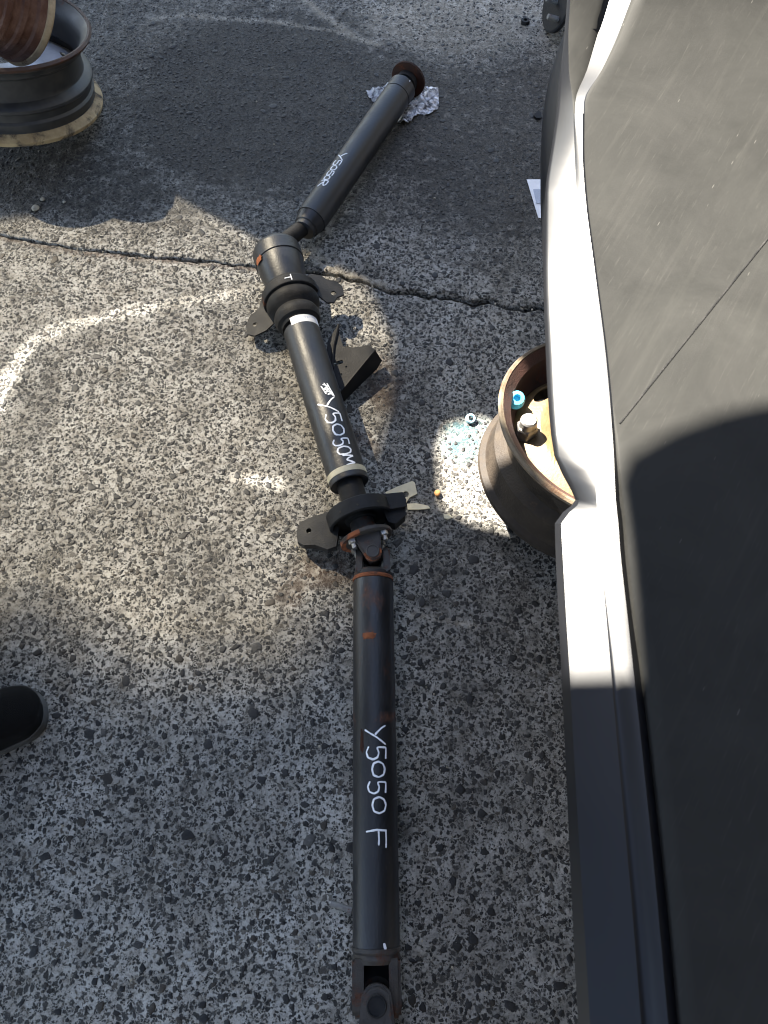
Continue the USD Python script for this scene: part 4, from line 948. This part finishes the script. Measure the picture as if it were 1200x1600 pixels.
# right: rim lying outer face up, half under the body panel
WR = thing('steel_wheel', (0.41, 0.68, 0), 'weathered tan steel wheel rim lying face up under the body panel', 'wheel')
n = tilt(0.131, 0.172); top = np.array([0.397, 0.643, 0.2]); R = 0.204
bt = top - n * 0.16
part(WR, 'barrel', spin([(0.160, R - 0.006), (0.156, R - 0.001), (0.148, R - 0.004), (0.142, R - 0.018), (0.132, R - 0.020), (0.122, R - 0.020), (0.112, R - 0.030), (0.101, R - 0.036), (0.075, R - 0.036), (0.058, R - 0.018), (0.024, R - 0.015), (0.016, R - 0.012), (0.010, R - 0.002), (0.002, R - 0.001), (0.000, R - 0.006), (0.012, R - 0.020), (0.056, R - 0.022), (0.074, R - 0.040), (0.102, R - 0.040), (0.120, R - 0.024), (0.144, R - 0.022)], bt, n), 'wheel_tan')
part(WR, 'lip', spin([(0.161, R - 0.007), (0.1615, R - 0.002), (0.157, R + 0.001), (0.150, R - 0.001), (0.149, R - 0.005), (0.155, R - 0.008)], bt, n), 'wheel_tan_lip', label='pale tan lip')
part(WR, 'inner_wall', spin([(0.1595, R - 0.0085), (0.146, R - 0.0245), (0.119, R - 0.0275), (0.100, R - 0.042), (0.082, R - 0.044), (0.080, R - 0.042), (0.100, R - 0.0395), (0.119, R - 0.0255), (0.146, R - 0.0222), (0.158, R - 0.0075)], bt, n), 'wheel_inner_rust', label='dark rusty inside of the lip')


def disc_with_holes(c, n, r_out, prof, hole_list, thick=0.004):
    """A pressed wheel disc: flat rings lofted by prof(r) along n, with openings."""
    n_, a, b = frame(n)
    g = Point(0, 0).buffer(r_out, 48)
    for ang, rad, rx, ry in hole_list:
        e = Point(0, 0).buffer(1.0, 16)
        ee = np.array(e.exterior.coords) * [rx, ry]
        cs, sn = math.cos(ang), math.sin(ang)
        ee = np.column_stack([ee[:, 0] * cs - ee[:, 1] * sn + rad * cs, ee[:, 0] * sn + ee[:, 1] * cs + rad * sn])
        g = g.difference(Polygon(ee))
    m = trimesh.creation.extrude_polygon(g, thick, engine='earcut')
    v, f = m.vertices, m.faces
    for _ in range(5):
        e = np.linalg.norm(v[f[:, [0, 1, 2]]] - v[f[:, [1, 2, 0]]], axis=2).max(1) > 0.014
        if not e.any():
            break
        v, f = trimesh.remesh.subdivide_to_size(v, f, 0.014, max_iter=12); break
    rr = np.hypot(v[:, 0], v[:, 1])
    h = v[:, 2] + prof(rr)
    w = np.asarray(c) + v[:, :1] * a + v[:, 1:2] * b + h[:, None] * n_
    return trimesh.Trimesh(w, f, process=False), a, b


def ang_of(a, b, c, q):
    d = np.asarray(q) - c
    return math.atan2(d @ b, d @ a)


_, ra, rb = frame(n)
fc = top - n * 0.078
prof = lambda r: np.interp(r, [0, 0.05, 0.085, 0.120, 0.150, 0.170], [0.010, 0.012, 0.034, 0.036, 0.022, 0.000])
vent = ang_of(ra, rb, fc, P(838, 592, 0.17))
face, _, _ = disc_with_holes(fc, n, 0.166, prof, [(vent + k * 2 * math.pi / 3, 0.136, 0.013, 0.027) for k in (0, 1, 2)] + [(0, 0.0, 0.03, 0.03)])
part(WR, 'face', face, 'wheel_face')


def drop_on(px, py, c, n, h):
    """The point above the plane through c with normal n, h out, seen at px, py."""
    o = np.array([0, 0, CAM_H]); d = P(px, py) - o
    q = c + n * h
    return o + d * ((q - o) @ n) / (d @ n)


vq = drop_on(807, 624, fc, n, 0.052)
vx = vq - np.array([0, 0, CAM_H]); vd = -vx / np.linalg.norm(vx) * 0.55 + n * 0.8
vd = vd + np.array([-0.1, -0.25, 0]); vd /= np.linalg.norm(vd)
part(WR, 'valve_cap', lathe([(-0.035, 0.010), (-0.012, 0.0105), (-0.010, 0.0150), (-0.004, 0.0155), (-0.002, 0.0140), (0.003, 0.0155), (0.007, 0.0135), (0.016, 0.0125), (0.0165, 0.0064), (0.004, 0.0058), (0.004, 0.0)], vq - vd * 0.004, vd, 32), 'blue_plastic', label='light blue plastic cap')
bq = drop_on(822, 674, fc, n, 0.034)
bd = n + np.array([-0.15, -0.1, 0]); bd /= np.linalg.norm(bd)
part(WR, 'lug_bolt', cat(lathe([(-0.010, 0.0195), (0.014, 0.0195), (0.018, 0.0165)], bq, bd, 6), lathe([(0.016, 0.0150), (0.034, 0.0145), (0.037, 0.012)], bq, bd, 24)), 'bare_steel', label='bare steel lug bolt')

# left: rim lying inner side up, a rusted brake drum leaning in it
WL = thing('steel_wheel', (-0.93, 1.60, 0), 'dark grey steel wheel rim with peeling cream bottom lip, a rusty drum leaning in it', 'wheel')
n = tilt(0.173, 0.202); R = 0.211
bt = np.array([-0.904, 1.621, 0.012 + 0.214 * math.hypot(0.173, 0.202)])
part(WL, 'barrel', spin([(0.160, R - 0.006), (0.156, R - 0.002), (0.150, R - 0.004), (0.144, R - 0.015), (0.137, R - 0.019), (0.130, R - 0.020), (0.123, R - 0.029), (0.116, R - 0.031), (0.084, R - 0.031), (0.077, R - 0.028), (0.071, R - 0.016), (0.066, R - 0.011), (0.060, R - 0.0105), (0.056, R - 0.014), (0.040, R - 0.016), (0.035, R - 0.011), (0.029, R - 0.011), (0.018, R - 0.014), (0.004, R - 0.010), (0.002, R - 0.018), (0.030, R - 0.018), (0.068, R - 0.020), (0.080, R - 0.034), (0.120, R - 0.035), (0.145, R - 0.022)], bt, n), 'wheel_grey', smooth=30)
part(WL, 'lip', spin([(0.161, R - 0.008), (0.1625, R - 0.003), (0.158, R + 0.001), (0.152, R - 0.0015), (0.154, R - 0.007)], bt, n), 'wheel_lip_rust', label='rust brown upper lip')
part(WL, 'lip', spin([(0.016, R - 0.012), (0.010, R + 0.001), (0.004, R + 0.005), (-0.004, R + 0.004), (-0.008, R - 0.003), (-0.004, R - 0.012), (0.004, R - 0.014)], bt, n), 'wheel_lip_peeling', label='lower lip with peeling cream paint')
prof2 = lambda r: np.interp(r, [0, 0.06, 0.10, 0.15, 0.19], [0.035, 0.035, 0.012, 0.010, 0.0])
dc = bt + n * 0.050
sl = ang_of(*frame(n)[1:], dc, P(105, 62, 0.12))
dsc, _, _ = disc_with_holes(dc, n, R - 0.019, prof2, [(sl + k * math.pi / 3, 0.158, 0.008, 0.024) for k in range(6)] + [(0, 0, 0.035, 0.035)])
part(WL, 'face', dsc, 'wheel_silver', label='silver painted disc inside the rim')

DR = thing('brake_drum', (-0.98, 1.68, 0.10), 'red-brown rusty brake drum leaning inside the dark grey wheel rim', 'brake drum')
dn = np.array([0.538, 0.508, -0.673]); dn /= np.linalg.norm(dn)
dcn = P(32.4, 5.8, 0.26)
RD = 0.12
wob = lambda s, th: 0.006 * np.sin(5 * th + 40 * s) * 0
part(DR, 'shell', lathe([(-0.14, 0.05), (-0.14, RD - 0.03), (-0.13, RD - 0.016), (-0.10, RD - 0.012), (-0.097, RD - 0.008), (-0.085, RD - 0.008), (-0.082, RD - 0.012), (-0.065, RD - 0.012), (-0.062, RD - 0.007), (-0.052, RD - 0.007), (-0.049, RD - 0.012), (-0.032, RD - 0.011), (-0.028, RD - 0.005), (-0.012, RD - 0.003), (-0.010, RD - 0.02), (-0.12, RD - 0.024), (-0.125, 0.05)], dcn, dn, 80, close=True), 'drum_rust')
part(DR, 'rim', lathe([(-0.014, RD - 0.006), (-0.012, RD), (-0.002, RD + 0.002), (0.002, RD), (0.003, RD - 0.010), (-0.002, RD - 0.016), (-0.010, RD - 0.015)], dcn, dn, 80, close=True), 'drum_edge', label='paler scuffed edge')

# ---------------------------------------------------------------- the dusty dark body panel with its bright lip
BP = thing('body_panel', (0.6, 0.35, 0), 'large dusty black vehicle body panel with a folded lip, half in sun', 'body panel')
# rows: picture row, then for each column the picture x of (outer edge, bevel, end of facet, fold, ridge, second facet, groove, panel edge)
ST = [(-330, 900, 901, 903, 960, 1010, 1090, 1092, 1110),
      (-150, 893, 894, 896, 955, 985, 1045, 1047, 1060),
      (0, 886, 888, 891, 935, 950, 985, 987, 994),
      (60, 881, 884, 888, 918, 932, 962, 964, 970),
      (110, 876, 879, 889, 905, 917, 938, 940, 946),
      (160, 872, 876, 895, 896.5, 899, 911, 914, 920),
      (230, 862, 867, 897, 898.5, 901, 910, 913, 918),
      (300, 852, 858, 899, 901, 906, 914, 917, 922),
      (420, 849, 857, 906, 908, 916, 929, 932, 936),
      (560, 853, 863, 917, 919, 930, 947, 950, 954),
      (680, 861, 870, 927, 929, 942, 957, 961, 966),
      (712, 866, 874, 929, 931, 945, 959, 963, 969),
      (735, 876, 886, 930, 932, 946, 960, 965, 971),
      (760, 890, 898, 931, 934, 947, 961, 967, 973),
      (781, 899, 906, 932, 935, 948, 962, 968, 975),
      (790, 893, 902, 933, 936, 949, 963, 969, 976),
      (800, 880, 890, 933, 936, 950, 964, 971, 977),
      (818, 867, 877, 935, 937, 951, 966, 973, 979),
      (860, 868, 879, 938, 940, 954, 969, 976, 982),
      (950, 872, 884, 946, 949, 962, 979, 986, 992),
      (1050, 877, 890, 955, 961, 972, 990, 1000, 1006),
      (1200, 884, 898, 968, 976, 987, 1006, 1018, 1024),
      (1400, 893, 910, 986, 995, 1007, 1026, 1040, 1046),
      (1600, 903, 922, 1002, 1012, 1024, 1044, 1059, 1065),
      (1800, 913, 934, 1018, 1028, 1042, 1062, 1077, 1083)]
DZ = [-0.016, -0.003, 0.012, 0.0127, 0.0156, 0.0190, 0.0075, 0.0180]
DZ_FAR = [-0.016, -0.004, 0.006, 0.006, -0.002, 0.011, 0.0125, 0.0130]     # far end: a hollow face opens between lip and ridge


def loft_stations():
    st = np.array(ST, float)
    ys = np.concatenate([np.linspace(st[i, 0], st[i + 1, 0], 2 if st[i + 1, 0] - st[i, 0] < 40 else 5)[:-1] for i in range(len(st) - 1)] + [[st[-1, 0]]])
    f = PCH(st[:, 0], st[:, 1:], axis=0)
    return ys, f(ys)


ysr, colr = loft_stations()


def far_drop(y):
    """Towards its far end the panel sweeps gently upward."""
    Y = P(870, max(y, -420), HP)[1]
    return 0.20 * max(0.0, min(Y, 1.25) - 0.60) ** 2 + 0.26 * max(0.0, Y - 1.25)


def groove(y):
    return float(np.clip((y - 640) / 160, 0, 1))


lip = []
for y, c in zip(ysr, colr):
    row = []
    open_up = float(np.clip((190 - y) / 150, 0, 1)) ** 0.8
    for k in range(7):
        z = HP + DZ[k] + (DZ_FAR[k] - DZ[k]) * open_up + far_drop(y)
        if k == 6:
            z += 0.0105 * (1 - groove(y)) * (1 - open_up)
        if k == 3:
            z -= 0.0032 * float(np.clip((y - 900) / 200, 0, 1))
        row.append(P(c[k], y, z))
    e = row[0]
    lip.append([e + [0.17, 0.06, -0.30], e + [0.09, 0.03, -0.16], e + [0.026, 0, -0.05], e + [0.005, 0, -0.012]] + row)
lip = np.array(lip)
part(BP, 'side_skirt', grid_mesh(lip[:, :4]), 'panel_side', smooth=40)
part(BP, 'lip', grid_mesh(lip[:, 3:6 + 1]), 'panel_gloss', smooth=28)
nf = int(np.searchsorted(ysr, 165)) + 1
part(BP, 'lip_bead', grid_mesh(lip[nf - 1:, 6:]), 'panel_gloss', smooth=28)
part(BP, 'hollow_face', grid_mesh(lip[:nf, 6:9]), 'panel_dusty', smooth=50, label='hollow scratched face between lip and ridge at the far end')
part(BP, 'ridge', grid_mesh(lip[:nf, 8:]), 'panel_gloss', smooth=40)


def seam(px):
    return np.interp(px, [966, 1200, 1330], [664, 372, 210])


surf = []
for y, c in zip(ysr, colr):
    row = [lip[len(surf)][-1]]
    z7 = HP + DZ[7] + far_drop(y)
    row.append(P(c[7], y, z7))
    for t in np.linspace(0.02, 1, 26):
        q = P(c[7], y, z7) + np.array([0.75 * t, 0.0, 0.0])
        q[2] = z7 + 0.02 * math.sin(min(1, t * 2) * 1.2) - 0.30 * max(0, t - 0.72) ** 2 * 4 + 0.0
        row.append(q)
    surf.append(row)
surf = np.array(surf)
part(BP, 'skin', grid_mesh(surf), 'panel_dusty', smooth=50)
# the right hand edge goes down to the ground and carries the panel
edge = surf[:, -1]
part(BP, 'far_side', grid_mesh(np.stack([edge, edge + [0.03, 0, -0.15], np.column_stack([edge[:, 0] + 0.05, edge[:, 1], np.full(len(edge), 0.0)])], 1)), 'panel_dusty', smooth=50)
# the seam across the skin: a thin dark pressed line
sp = []
for t in np.linspace(0, 1, 60):
    px, py = 968 + t * 330, 662 - t * 412
    o = np.array([0, 0, CAM_H]); d = P(px, py, 0) - o; d /= np.linalg.norm(d)
    sp.append((o, d))
tri = grid_mesh(surf)
loc, idx, _ = tri.ray.intersects_location([o for o, d in sp], [d for o, d in sp], multiple_hits=False)
loc = loc[np.argsort(idx)]
part(BP, 'seam', tube(loc + [0, 0, 0.0001], 0.0011, 6), 'black_rubber', label='thin dark seam running diagonally over the skin')
part(BP, 'seam_edge', tube(loc + [0.0019, 0.0012, -0.0002], 0.0010, 6), 'panel_dusty')
# lower flank that bulges out beyond the lip at the far end, blue with sky
bul = []
for y, x, zz in ((60, 878, .30), (95, 866, .30), (130, 856, .31), (180, 848, .32), (230, 846, .33), (290, 846, .34), (345, 848, .35), (420, 852, .36), (520, 858, .37)):
    e = P(x, y, zz)
    bul.append([e + [0.10, 0.0, 0.16], e + [0.055, 0, 0.095], e + [0.024, 0, 0.055], e + [0.006, 0, 0.025], e, e + [0.004, 0, -0.03], e + [0.03, 0, -0.08], e + [0.08, 0, -0.10]])
part(BP, 'lower_flank', grid_mesh(np.array(bul)), 'panel_gloss', smooth=True, label='bulging lower flank behind the lip')

# ---------------------------------------------------------------- hub with studs behind the far end of the panel
HB = thing('wheel_hub', (*P(890, 20)[:2], 0), 'rusty wheel hub flange with dark studs beside the far end of the body panel', 'wheel hub')
hn = np.array([-0.93, -0.12, 0.30]); hn /= np.linalg.norm(hn)
hc = P(872, -6, 0.081)
part(HB, 'flange', lathe([(0, 0.03), (0, 0.077), (-0.003, 0.080), (-0.012, 0.080), (-0.015, 0.076), (-0.020, 0.045), (-0.07, 0.035), (-0.08, 0.02)], hc, hn, 48), 'bearing_housing')
_, ha, hb = frame(hn)
for px, py in ((872, 30), (870, 3), (880, -40)):
    q = drop_on(px, py, hc, hn, 0.0)
    part(HB, 'stud', lathe([(0, 0.0064), (0.030, 0.0064), (0.031, 0.005)], q, hn, 14), 'dull_zinc')

# ---------------------------------------------------------------- small things lying about
FO = []
W = np.array([P(x, y)[:2] for x, y in [(572, 148), (590, 140), (606, 137), (625, 140), (645, 136), (664, 138), (684, 140), (687, 155), (681, 172), (668, 183), (655, 180), (645, 194), (628, 198), (612, 180), (600, 165), (588, 166)]])
fg = Polygon(W)
tri2 = trimesh.creation.extrude_polygon(fg, 0.0006, engine='earcut')
v, f = trimesh.remesh.subdivide_to_size(tri2.vertices, tri2.faces, 0.007)
q = np.column_stack([v[:, :2] * 42, np.zeros(len(v))])
h = np.abs(meshkit.fbm(q, 4, 8) - 0.5) * 0.05 + 0.0015
far_tube = np.abs((np.column_stack([v[:, :2], np.full(len(v), 0.03)]) - RE.at(q1)) @ RE.a)
v = v + np.column_stack([(meshkit.fbm(q + 9, 3, 1) - 0.5) * 0.012, (meshkit.fbm(q + 19, 3, 2) - 0.5) * 0.012, np.clip(h * np.clip(far_tube / 0.035, 0.15, 1), 0.001, 0.03)])
single('crumpled_foil', (v, f), 'foil', 'crumpled silvery foil lying under the rusty end flange', 'foil', smooth=False)

single('plastic_tag', px_plate([(602, 769), (622, 760), (644, 752), (648, 754), (652, 771), (640, 777), (634, 786), (618, 784)], 0.006, 0.002, holes=[(634, 772, 0.006)], tilt=(0.0, 0.06)), 'cream_card', 'cream plastic tag with a hole beside the front centre bearing', 'tag')
single('plastic_strip', px_plate([(636, 787), (650, 786), (669, 790), (672, 794), (655, 796), (637, 796)], 0.005, 0.003), 'cream_card', 'thin cream strip on the ground just below the holed tag', 'strip')
single('plastic_scrap', px_plate([(693, 803), (703, 804), (708, 808), (700, 811), (694, 809)], 0.006, 0.003), 'cream_card', 'tiny cream scrap at the lower edge of the sunlit patch', 'scrap')


def crumb(c, s, seed):
    m = trimesh.creation.icosphere(2, s)
    m.vertices *= (0.75 + 0.6 * meshkit.fbm(m.vertices / s * 1.1 + seed * 3.7, 3, seed))[:, None]
    m.vertices *= [1, 1, 0.7]
    m.vertices += [c[0], c[1], c[2] - m.vertices[:, 2].min()]
    return m


single('orange_crumb', crumb(P(683, 772, 0.001), 0.006, 3), 'orange_grit', 'small orange crumb left of the sunlit patch', 'crumb')
single('cement_crumb', crumb(P(57, 328, 0.001), 0.008, 5), 'cement_grit', 'largest cream crumb on the dark stain near the left wheel rim', 'crumb', group=None)
single('cement_crumb', crumb(P(67, 313, 0.001), 0.0045, 6), 'cement_grit', 'small cream crumb just above the largest cream crumb', 'crumb')
single('cement_crumb', crumb(P(101, 317, 0.001), 0.0035, 8), 'cement_grit', 'small cream crumb right of the largest cream crumb', 'crumb')
gr, gq = np.random.default_rng(21), []
for k in range(260):
    if k < 150:
        x = gr.uniform(-0.95, 0.4); c = np.array([x, crack_y(np.array([x]))[0] + gr.normal(0, 0.022)])
    else:
        c = P(gr.uniform(20, 860), gr.uniform(40, 1580))[:2]
    m = trimesh.creation.icosphere(0, 0.0009 * math.exp(gr.normal(0.3, 0.45)))
    m.vertices = m.vertices * gr.uniform(0.6, 1.3, (len(m.vertices), 1)) * [1, 1, 0.7] + [*c, 0.003]
    gq.append(m)
single('grit', cat(*gq), 'cement_grit', 'tiny loose grains of grit strewn along the slab joint', 'grit', smooth=False, kind='stuff')
rc = P(735, 655, 0.004)
single('plastic_ring', lathe([(-0.004, 0.0058), (-0.004, 0.0092), (-0.0025, 0.0102), (0.002, 0.0100), (0.0045, 0.0088), (0.0045, 0.0058)], rc + [0, 0, 0.003], [0.15, -0.35, 1.0], 32, close=True), 'pale_blue_plastic', 'tiny pale blue plastic ring on the ground left of the tan wheel rim', 'ring')
BT = thing('loose_bolt', P(532, 1412), 'small grey bolt on the concrete beside the front tube', 'bolt')
qa, qb = P(517, 1411, 0.006), P(543, 1420, 0.006)
part(BT, 'shank', tube([qa, qb], 0.0048, 14), 'dull_zinc')
part(BT, 'head', lathe([(0, 0.0085), (0.007, 0.0085), (0.0078, 0.0072)], qb, qb - qa, 6), 'dull_zinc')
single('black_nut', lathe([(-0.0, 0.0062), (0.0, 0.0125), (0.010, 0.0125), (0.011, 0.0112), (0.011, 0.0062)], P(820, 37, 0.0005), [0.02, 0.01, 1], 6, close=True), 'scrap_black', 'black hex nut on the pale concrete at the top edge', 'nut')
single('rubber_scrap', px_plate([(834, 180), (841, 172), (846, 176), (845, 184), (838, 184)], 0.008, 0.006), 'black_rubber', 'black rubber scrap on the dark concrete left of the bulging panel flank', 'scrap')
# paper tag hanging out from under the panel
TG = thing('paper_tag', P(838, 310), 'white pointed paper tag lying on the concrete, half under the body panel', 'tag')
tw = [P(823, 280, 0.006), P(880, 280, 0.010), P(880, 338, 0.008), P(846, 341, 0.004), P(841, 340, 0.004)]
part(TG, 'paper', sheet(tw, 0.0006), 'white_paper')
part(TG, 'print', sheet([p + [0, 0, 0.0009] for p in (P(833, 296, 0.0065), P(858, 296, 0.0080), P(858, 318, 0.0072), P(838, 318, 0.0056))], 0.0003), 'sticker_ink', label='faint blue print')


# ---------------------------------------------------------------- the person standing at the left: only a shoe reaches into the picture
def body(bones, edge, iters=8):
    parts = []
    for a, ra_, b, rb_ in bones:
        parts.append(m3.Manifold.batch_hull([m3.Manifold.sphere(ra_, 20).translate(tuple(map(float, a))), m3.Manifold.sphere(rb_, 20).translate(tuple(map(float, b)))]))
    m = m3.Manifold.batch_boolean(parts, m3.OpType.Add).refine_to_length(edge)
    t = arr(m); t.merge_vertices()
    trimesh.smoothing.filter_taubin(t, iterations=iters)
    return t


toe = P(58, 1108, 0.0); fdir = np.array([0.86, 0.51, 0.0]); fdir /= np.linalg.norm(fdir); fl = np.array([-fdir[1], fdir[0], 0])
heel = toe - fdir * 0.262
PS = thing('person', (*(heel + fdir * 0.06)[:2], 0), 'person at the left edge with the toe of a black shoe in view', 'person')


def shoe(toe, fdir):
    fl = np.array([-fdir[1], fdir[0], 0])
    ts = 1 - np.linspace(1, 0, 60) ** 1.6
    half = PCH([0, 0.04, 0.12, 0.3, 0.5, 0.7, 0.84, 0.94, 0.985, 1.0], [0.010, 0.026, 0.036, 0.037, 0.037, 0.046, 0.050, 0.040, 0.022, 0.006])(ts)
    bend = np.interp(ts, [0, 0.4, 0.8, 1], [0, 0.0, 0.004, 0.0])
    topz = PCH([0, 0.05, 0.25, 0.4, 0.55, 0.75, 0.9, 0.97, 1.0], [0.05, 0.085, 0.10, 0.098, 0.082, 0.062, 0.052, 0.042, 0.030])(ts)
    L = 0.285
    base = toe - fdir * (L - 0.018)
    rows, sole = [], []
    th = np.linspace(0, np.pi, 19)
    for t, hw, bz, tz in zip(ts, half, bend, topz):
        c = base + fdir * L * t + fl * bz
        rows.append([c + fl * (hw * 0.97 * math.copysign(abs(math.cos(a)) ** 0.75, math.cos(a))) + np.array([0, 0, 0.021 + (tz - 0.021) * math.sin(a) ** 0.8]) for a in th])
        sole.append([c + fl * s * (hw + w) + np.array([0, 0, z]) for s, w, z in ((1, -0.004, 0.0), (1, 0.001, 0.003), (1, 0.0015, 0.020), (1, 0.0, 0.023), (-1, 0.0, 0.023), (-1, 0.0015, 0.020), (-1, 0.001, 0.003), (-1, -0.004, 0.0))])
    up = grid_mesh(np.array(rows))
    so = np.array(sole); so = np.concatenate([so, so[:, :1]], 1)
    sm = grid_mesh(so)
    k = len(so[0])
    caps = [np.array([[r * k, r * k + i, r * k + i + 1] for i in range(1, 7)]) for r in (0, len(so) - 1)]
    sm = trimesh.Trimesh(sm.vertices, np.vstack([sm.faces, *caps]), process=False)
    sm.faces = sm.faces[:, ::-1]
    up.faces = up.faces[:, ::-1]
    return up, sm, base


for k in (0, 1):
    tt = toe - k * (fl * -0.26 + fdir * 0.03)
    tt = toe if k == 0 else toe + fl * 0.24 - fdir * 0.05
    up, sm, base = shoe(tt, fdir)
    part(PS, 'shoe', up, 'black_fabric', smooth=60, label='black cloth shoe' if k == 0 else None)
    part(PS, 'shoe_sole', sm, 'shoe_sole', smooth=40, label='grey rubber sole' if k == 0 else None)
an0 = toe - fdir * 0.19 + [0, 0, 0.09]; an1 = an0 + fl * 0.24 - fdir * 0.05
hipc = (an0 + an1) / 2 - fdir * 0.20; hipc = np.array([hipc[0], hipc[1], 0.27])
h0, h1 = hipc - fl * 0.09, hipc + fl * 0.09
kn0, kn1 = an0 + fdir * 0.14 + [0, 0, 0.36] - fl * 0.04, an1 + fdir * 0.14 + [0, 0, 0.36] + fl * 0.04
part(PS, 'trousers', body([(an0, 0.05, kn0, 0.07), (kn0, 0.072, h0, 0.10), (an1, 0.05, kn1, 0.07), (kn1, 0.072, h1, 0.10), (h0, 0.11, h1, 0.11), (hipc, 0.125, hipc + [0, 0, 0.10], 0.125)], 0.03), 'dark_trousers', smooth=True)
ch = hipc + fdir * 0.16 + np.array([0, 0, 0.36]); s0_, s1_ = ch - fl * 0.17 + [0, 0, 0.08], ch + fl * 0.17 + [0, 0, 0.08]
el0, el1 = s0_ + fdir * 0.16 - [0, 0, 0.23] - fl * 0.05, s1_ + fdir * 0.16 - [0, 0, 0.23] + fl * 0.05
wr0, wr1 = kn0 - fdir * 0.03 + [0, 0, 0.12] + fl * 0.02, kn1 - fdir * 0.03 + [0, 0, 0.12] - fl * 0.02
part(PS, 'shirt', body([(hipc + [0, 0, 0.07], 0.135, ch, 0.13), (ch - fl * 0.07, 0.125, ch + fl * 0.07, 0.125), (s0_, 0.062, s1_, 0.062), (ch + [0, 0, 0.05], 0.11, ch + fdir * 0.03 + [0, 0, 0.14], 0.065), (s0_, 0.062, el0, 0.05), (s1_, 0.062, el1, 0.05), (el0, 0.048, wr0, 0.038), (el1, 0.048, wr1, 0.038)], 0.03), 'grey_shirt', smooth=True)
hd = ch + np.array([0, 0, 0.32]) + fdir * 0.08
part(PS, 'head', body([(ch + [0, 0, 0.10], 0.056, hd - [0, 0, 0.06], 0.052), (hd + [0, 0, 0.03] - fdir * 0.02, 0.092, hd - [0, 0, 0.03] + fdir * 0.01, 0.076), (hd - [0, 0, 0.07] + fdir * 0.045, 0.040, hd - [0, 0, 0.03] + fdir * 0.02, 0.07),
                       (hd + fdir * 0.082 + [0, 0, 0.005], 0.010, hd + fdir * 0.098 - [0, 0, 0.025], 0.013), (hd + fl * 0.078 + [0, 0, 0.01], 0.016, hd + fl * 0.078 - [0, 0, 0.03], 0.010), (hd - fl * 0.078 + [0, 0, 0.01], 0.016, hd - fl * 0.078 - [0, 0, 0.03], 0.010)], 0.012, 6), 'skin', smooth=True)
for wr, sg in ((wr0, -1), (wr1, 1)):
    dn_ = fdir * 0.8 - np.array([0, 0, 0.6]); dn_ /= np.linalg.norm(dn_)
    lat = fl * -sg
    nd = np.cross(dn_, lat); nd = nd if nd[2] < 0 else -nd
    pl = wr + dn_ * 0.085
    bones = [(wr - dn_ * 0.005, 0.026, wr, 0.026), (wr + lat * 0.018, 0.019, pl + lat * 0.028, 0.015), (wr - lat * 0.016, 0.019, pl - lat * 0.028, 0.015)]
    for i, (o, ln) in enumerate(((0.030, 0.070), (0.010, 0.078), (-0.010, 0.072), (-0.029, 0.058))):
        b0 = pl + lat * o; b1 = b0 + dn_ * ln * 0.5 + lat * o * 0.1; b2 = b1 + dn_ * ln * 0.42 + nd * 0.016
        bones += [(b0, 0.0095, b1, 0.0088), (b1, 0.0088, b2, 0.0075)]
    t0 = wr + dn_ * 0.03 + lat * 0.03; t1 = t0 + lat * 0.026 + dn_ * 0.03; bones += [(t0, 0.013, t1, 0.011), (t1, 0.0105, t1 + dn_ * 0.032 + nd * 0.006, 0.0085)]
    part(PS, 'hand', body(bones, 0.004, 5), 'skin', smooth=True)
part(PS, 'hair', body([(hd + [0, 0, 0.055] - fdir * 0.03, 0.088, hd - fdir * 0.035, 0.082), (hd + [0, 0, 0.06], 0.08, hd + [0, 0, 0.05] + fdir * 0.03, 0.07)], 0.015), 'dark_hair', smooth=True)
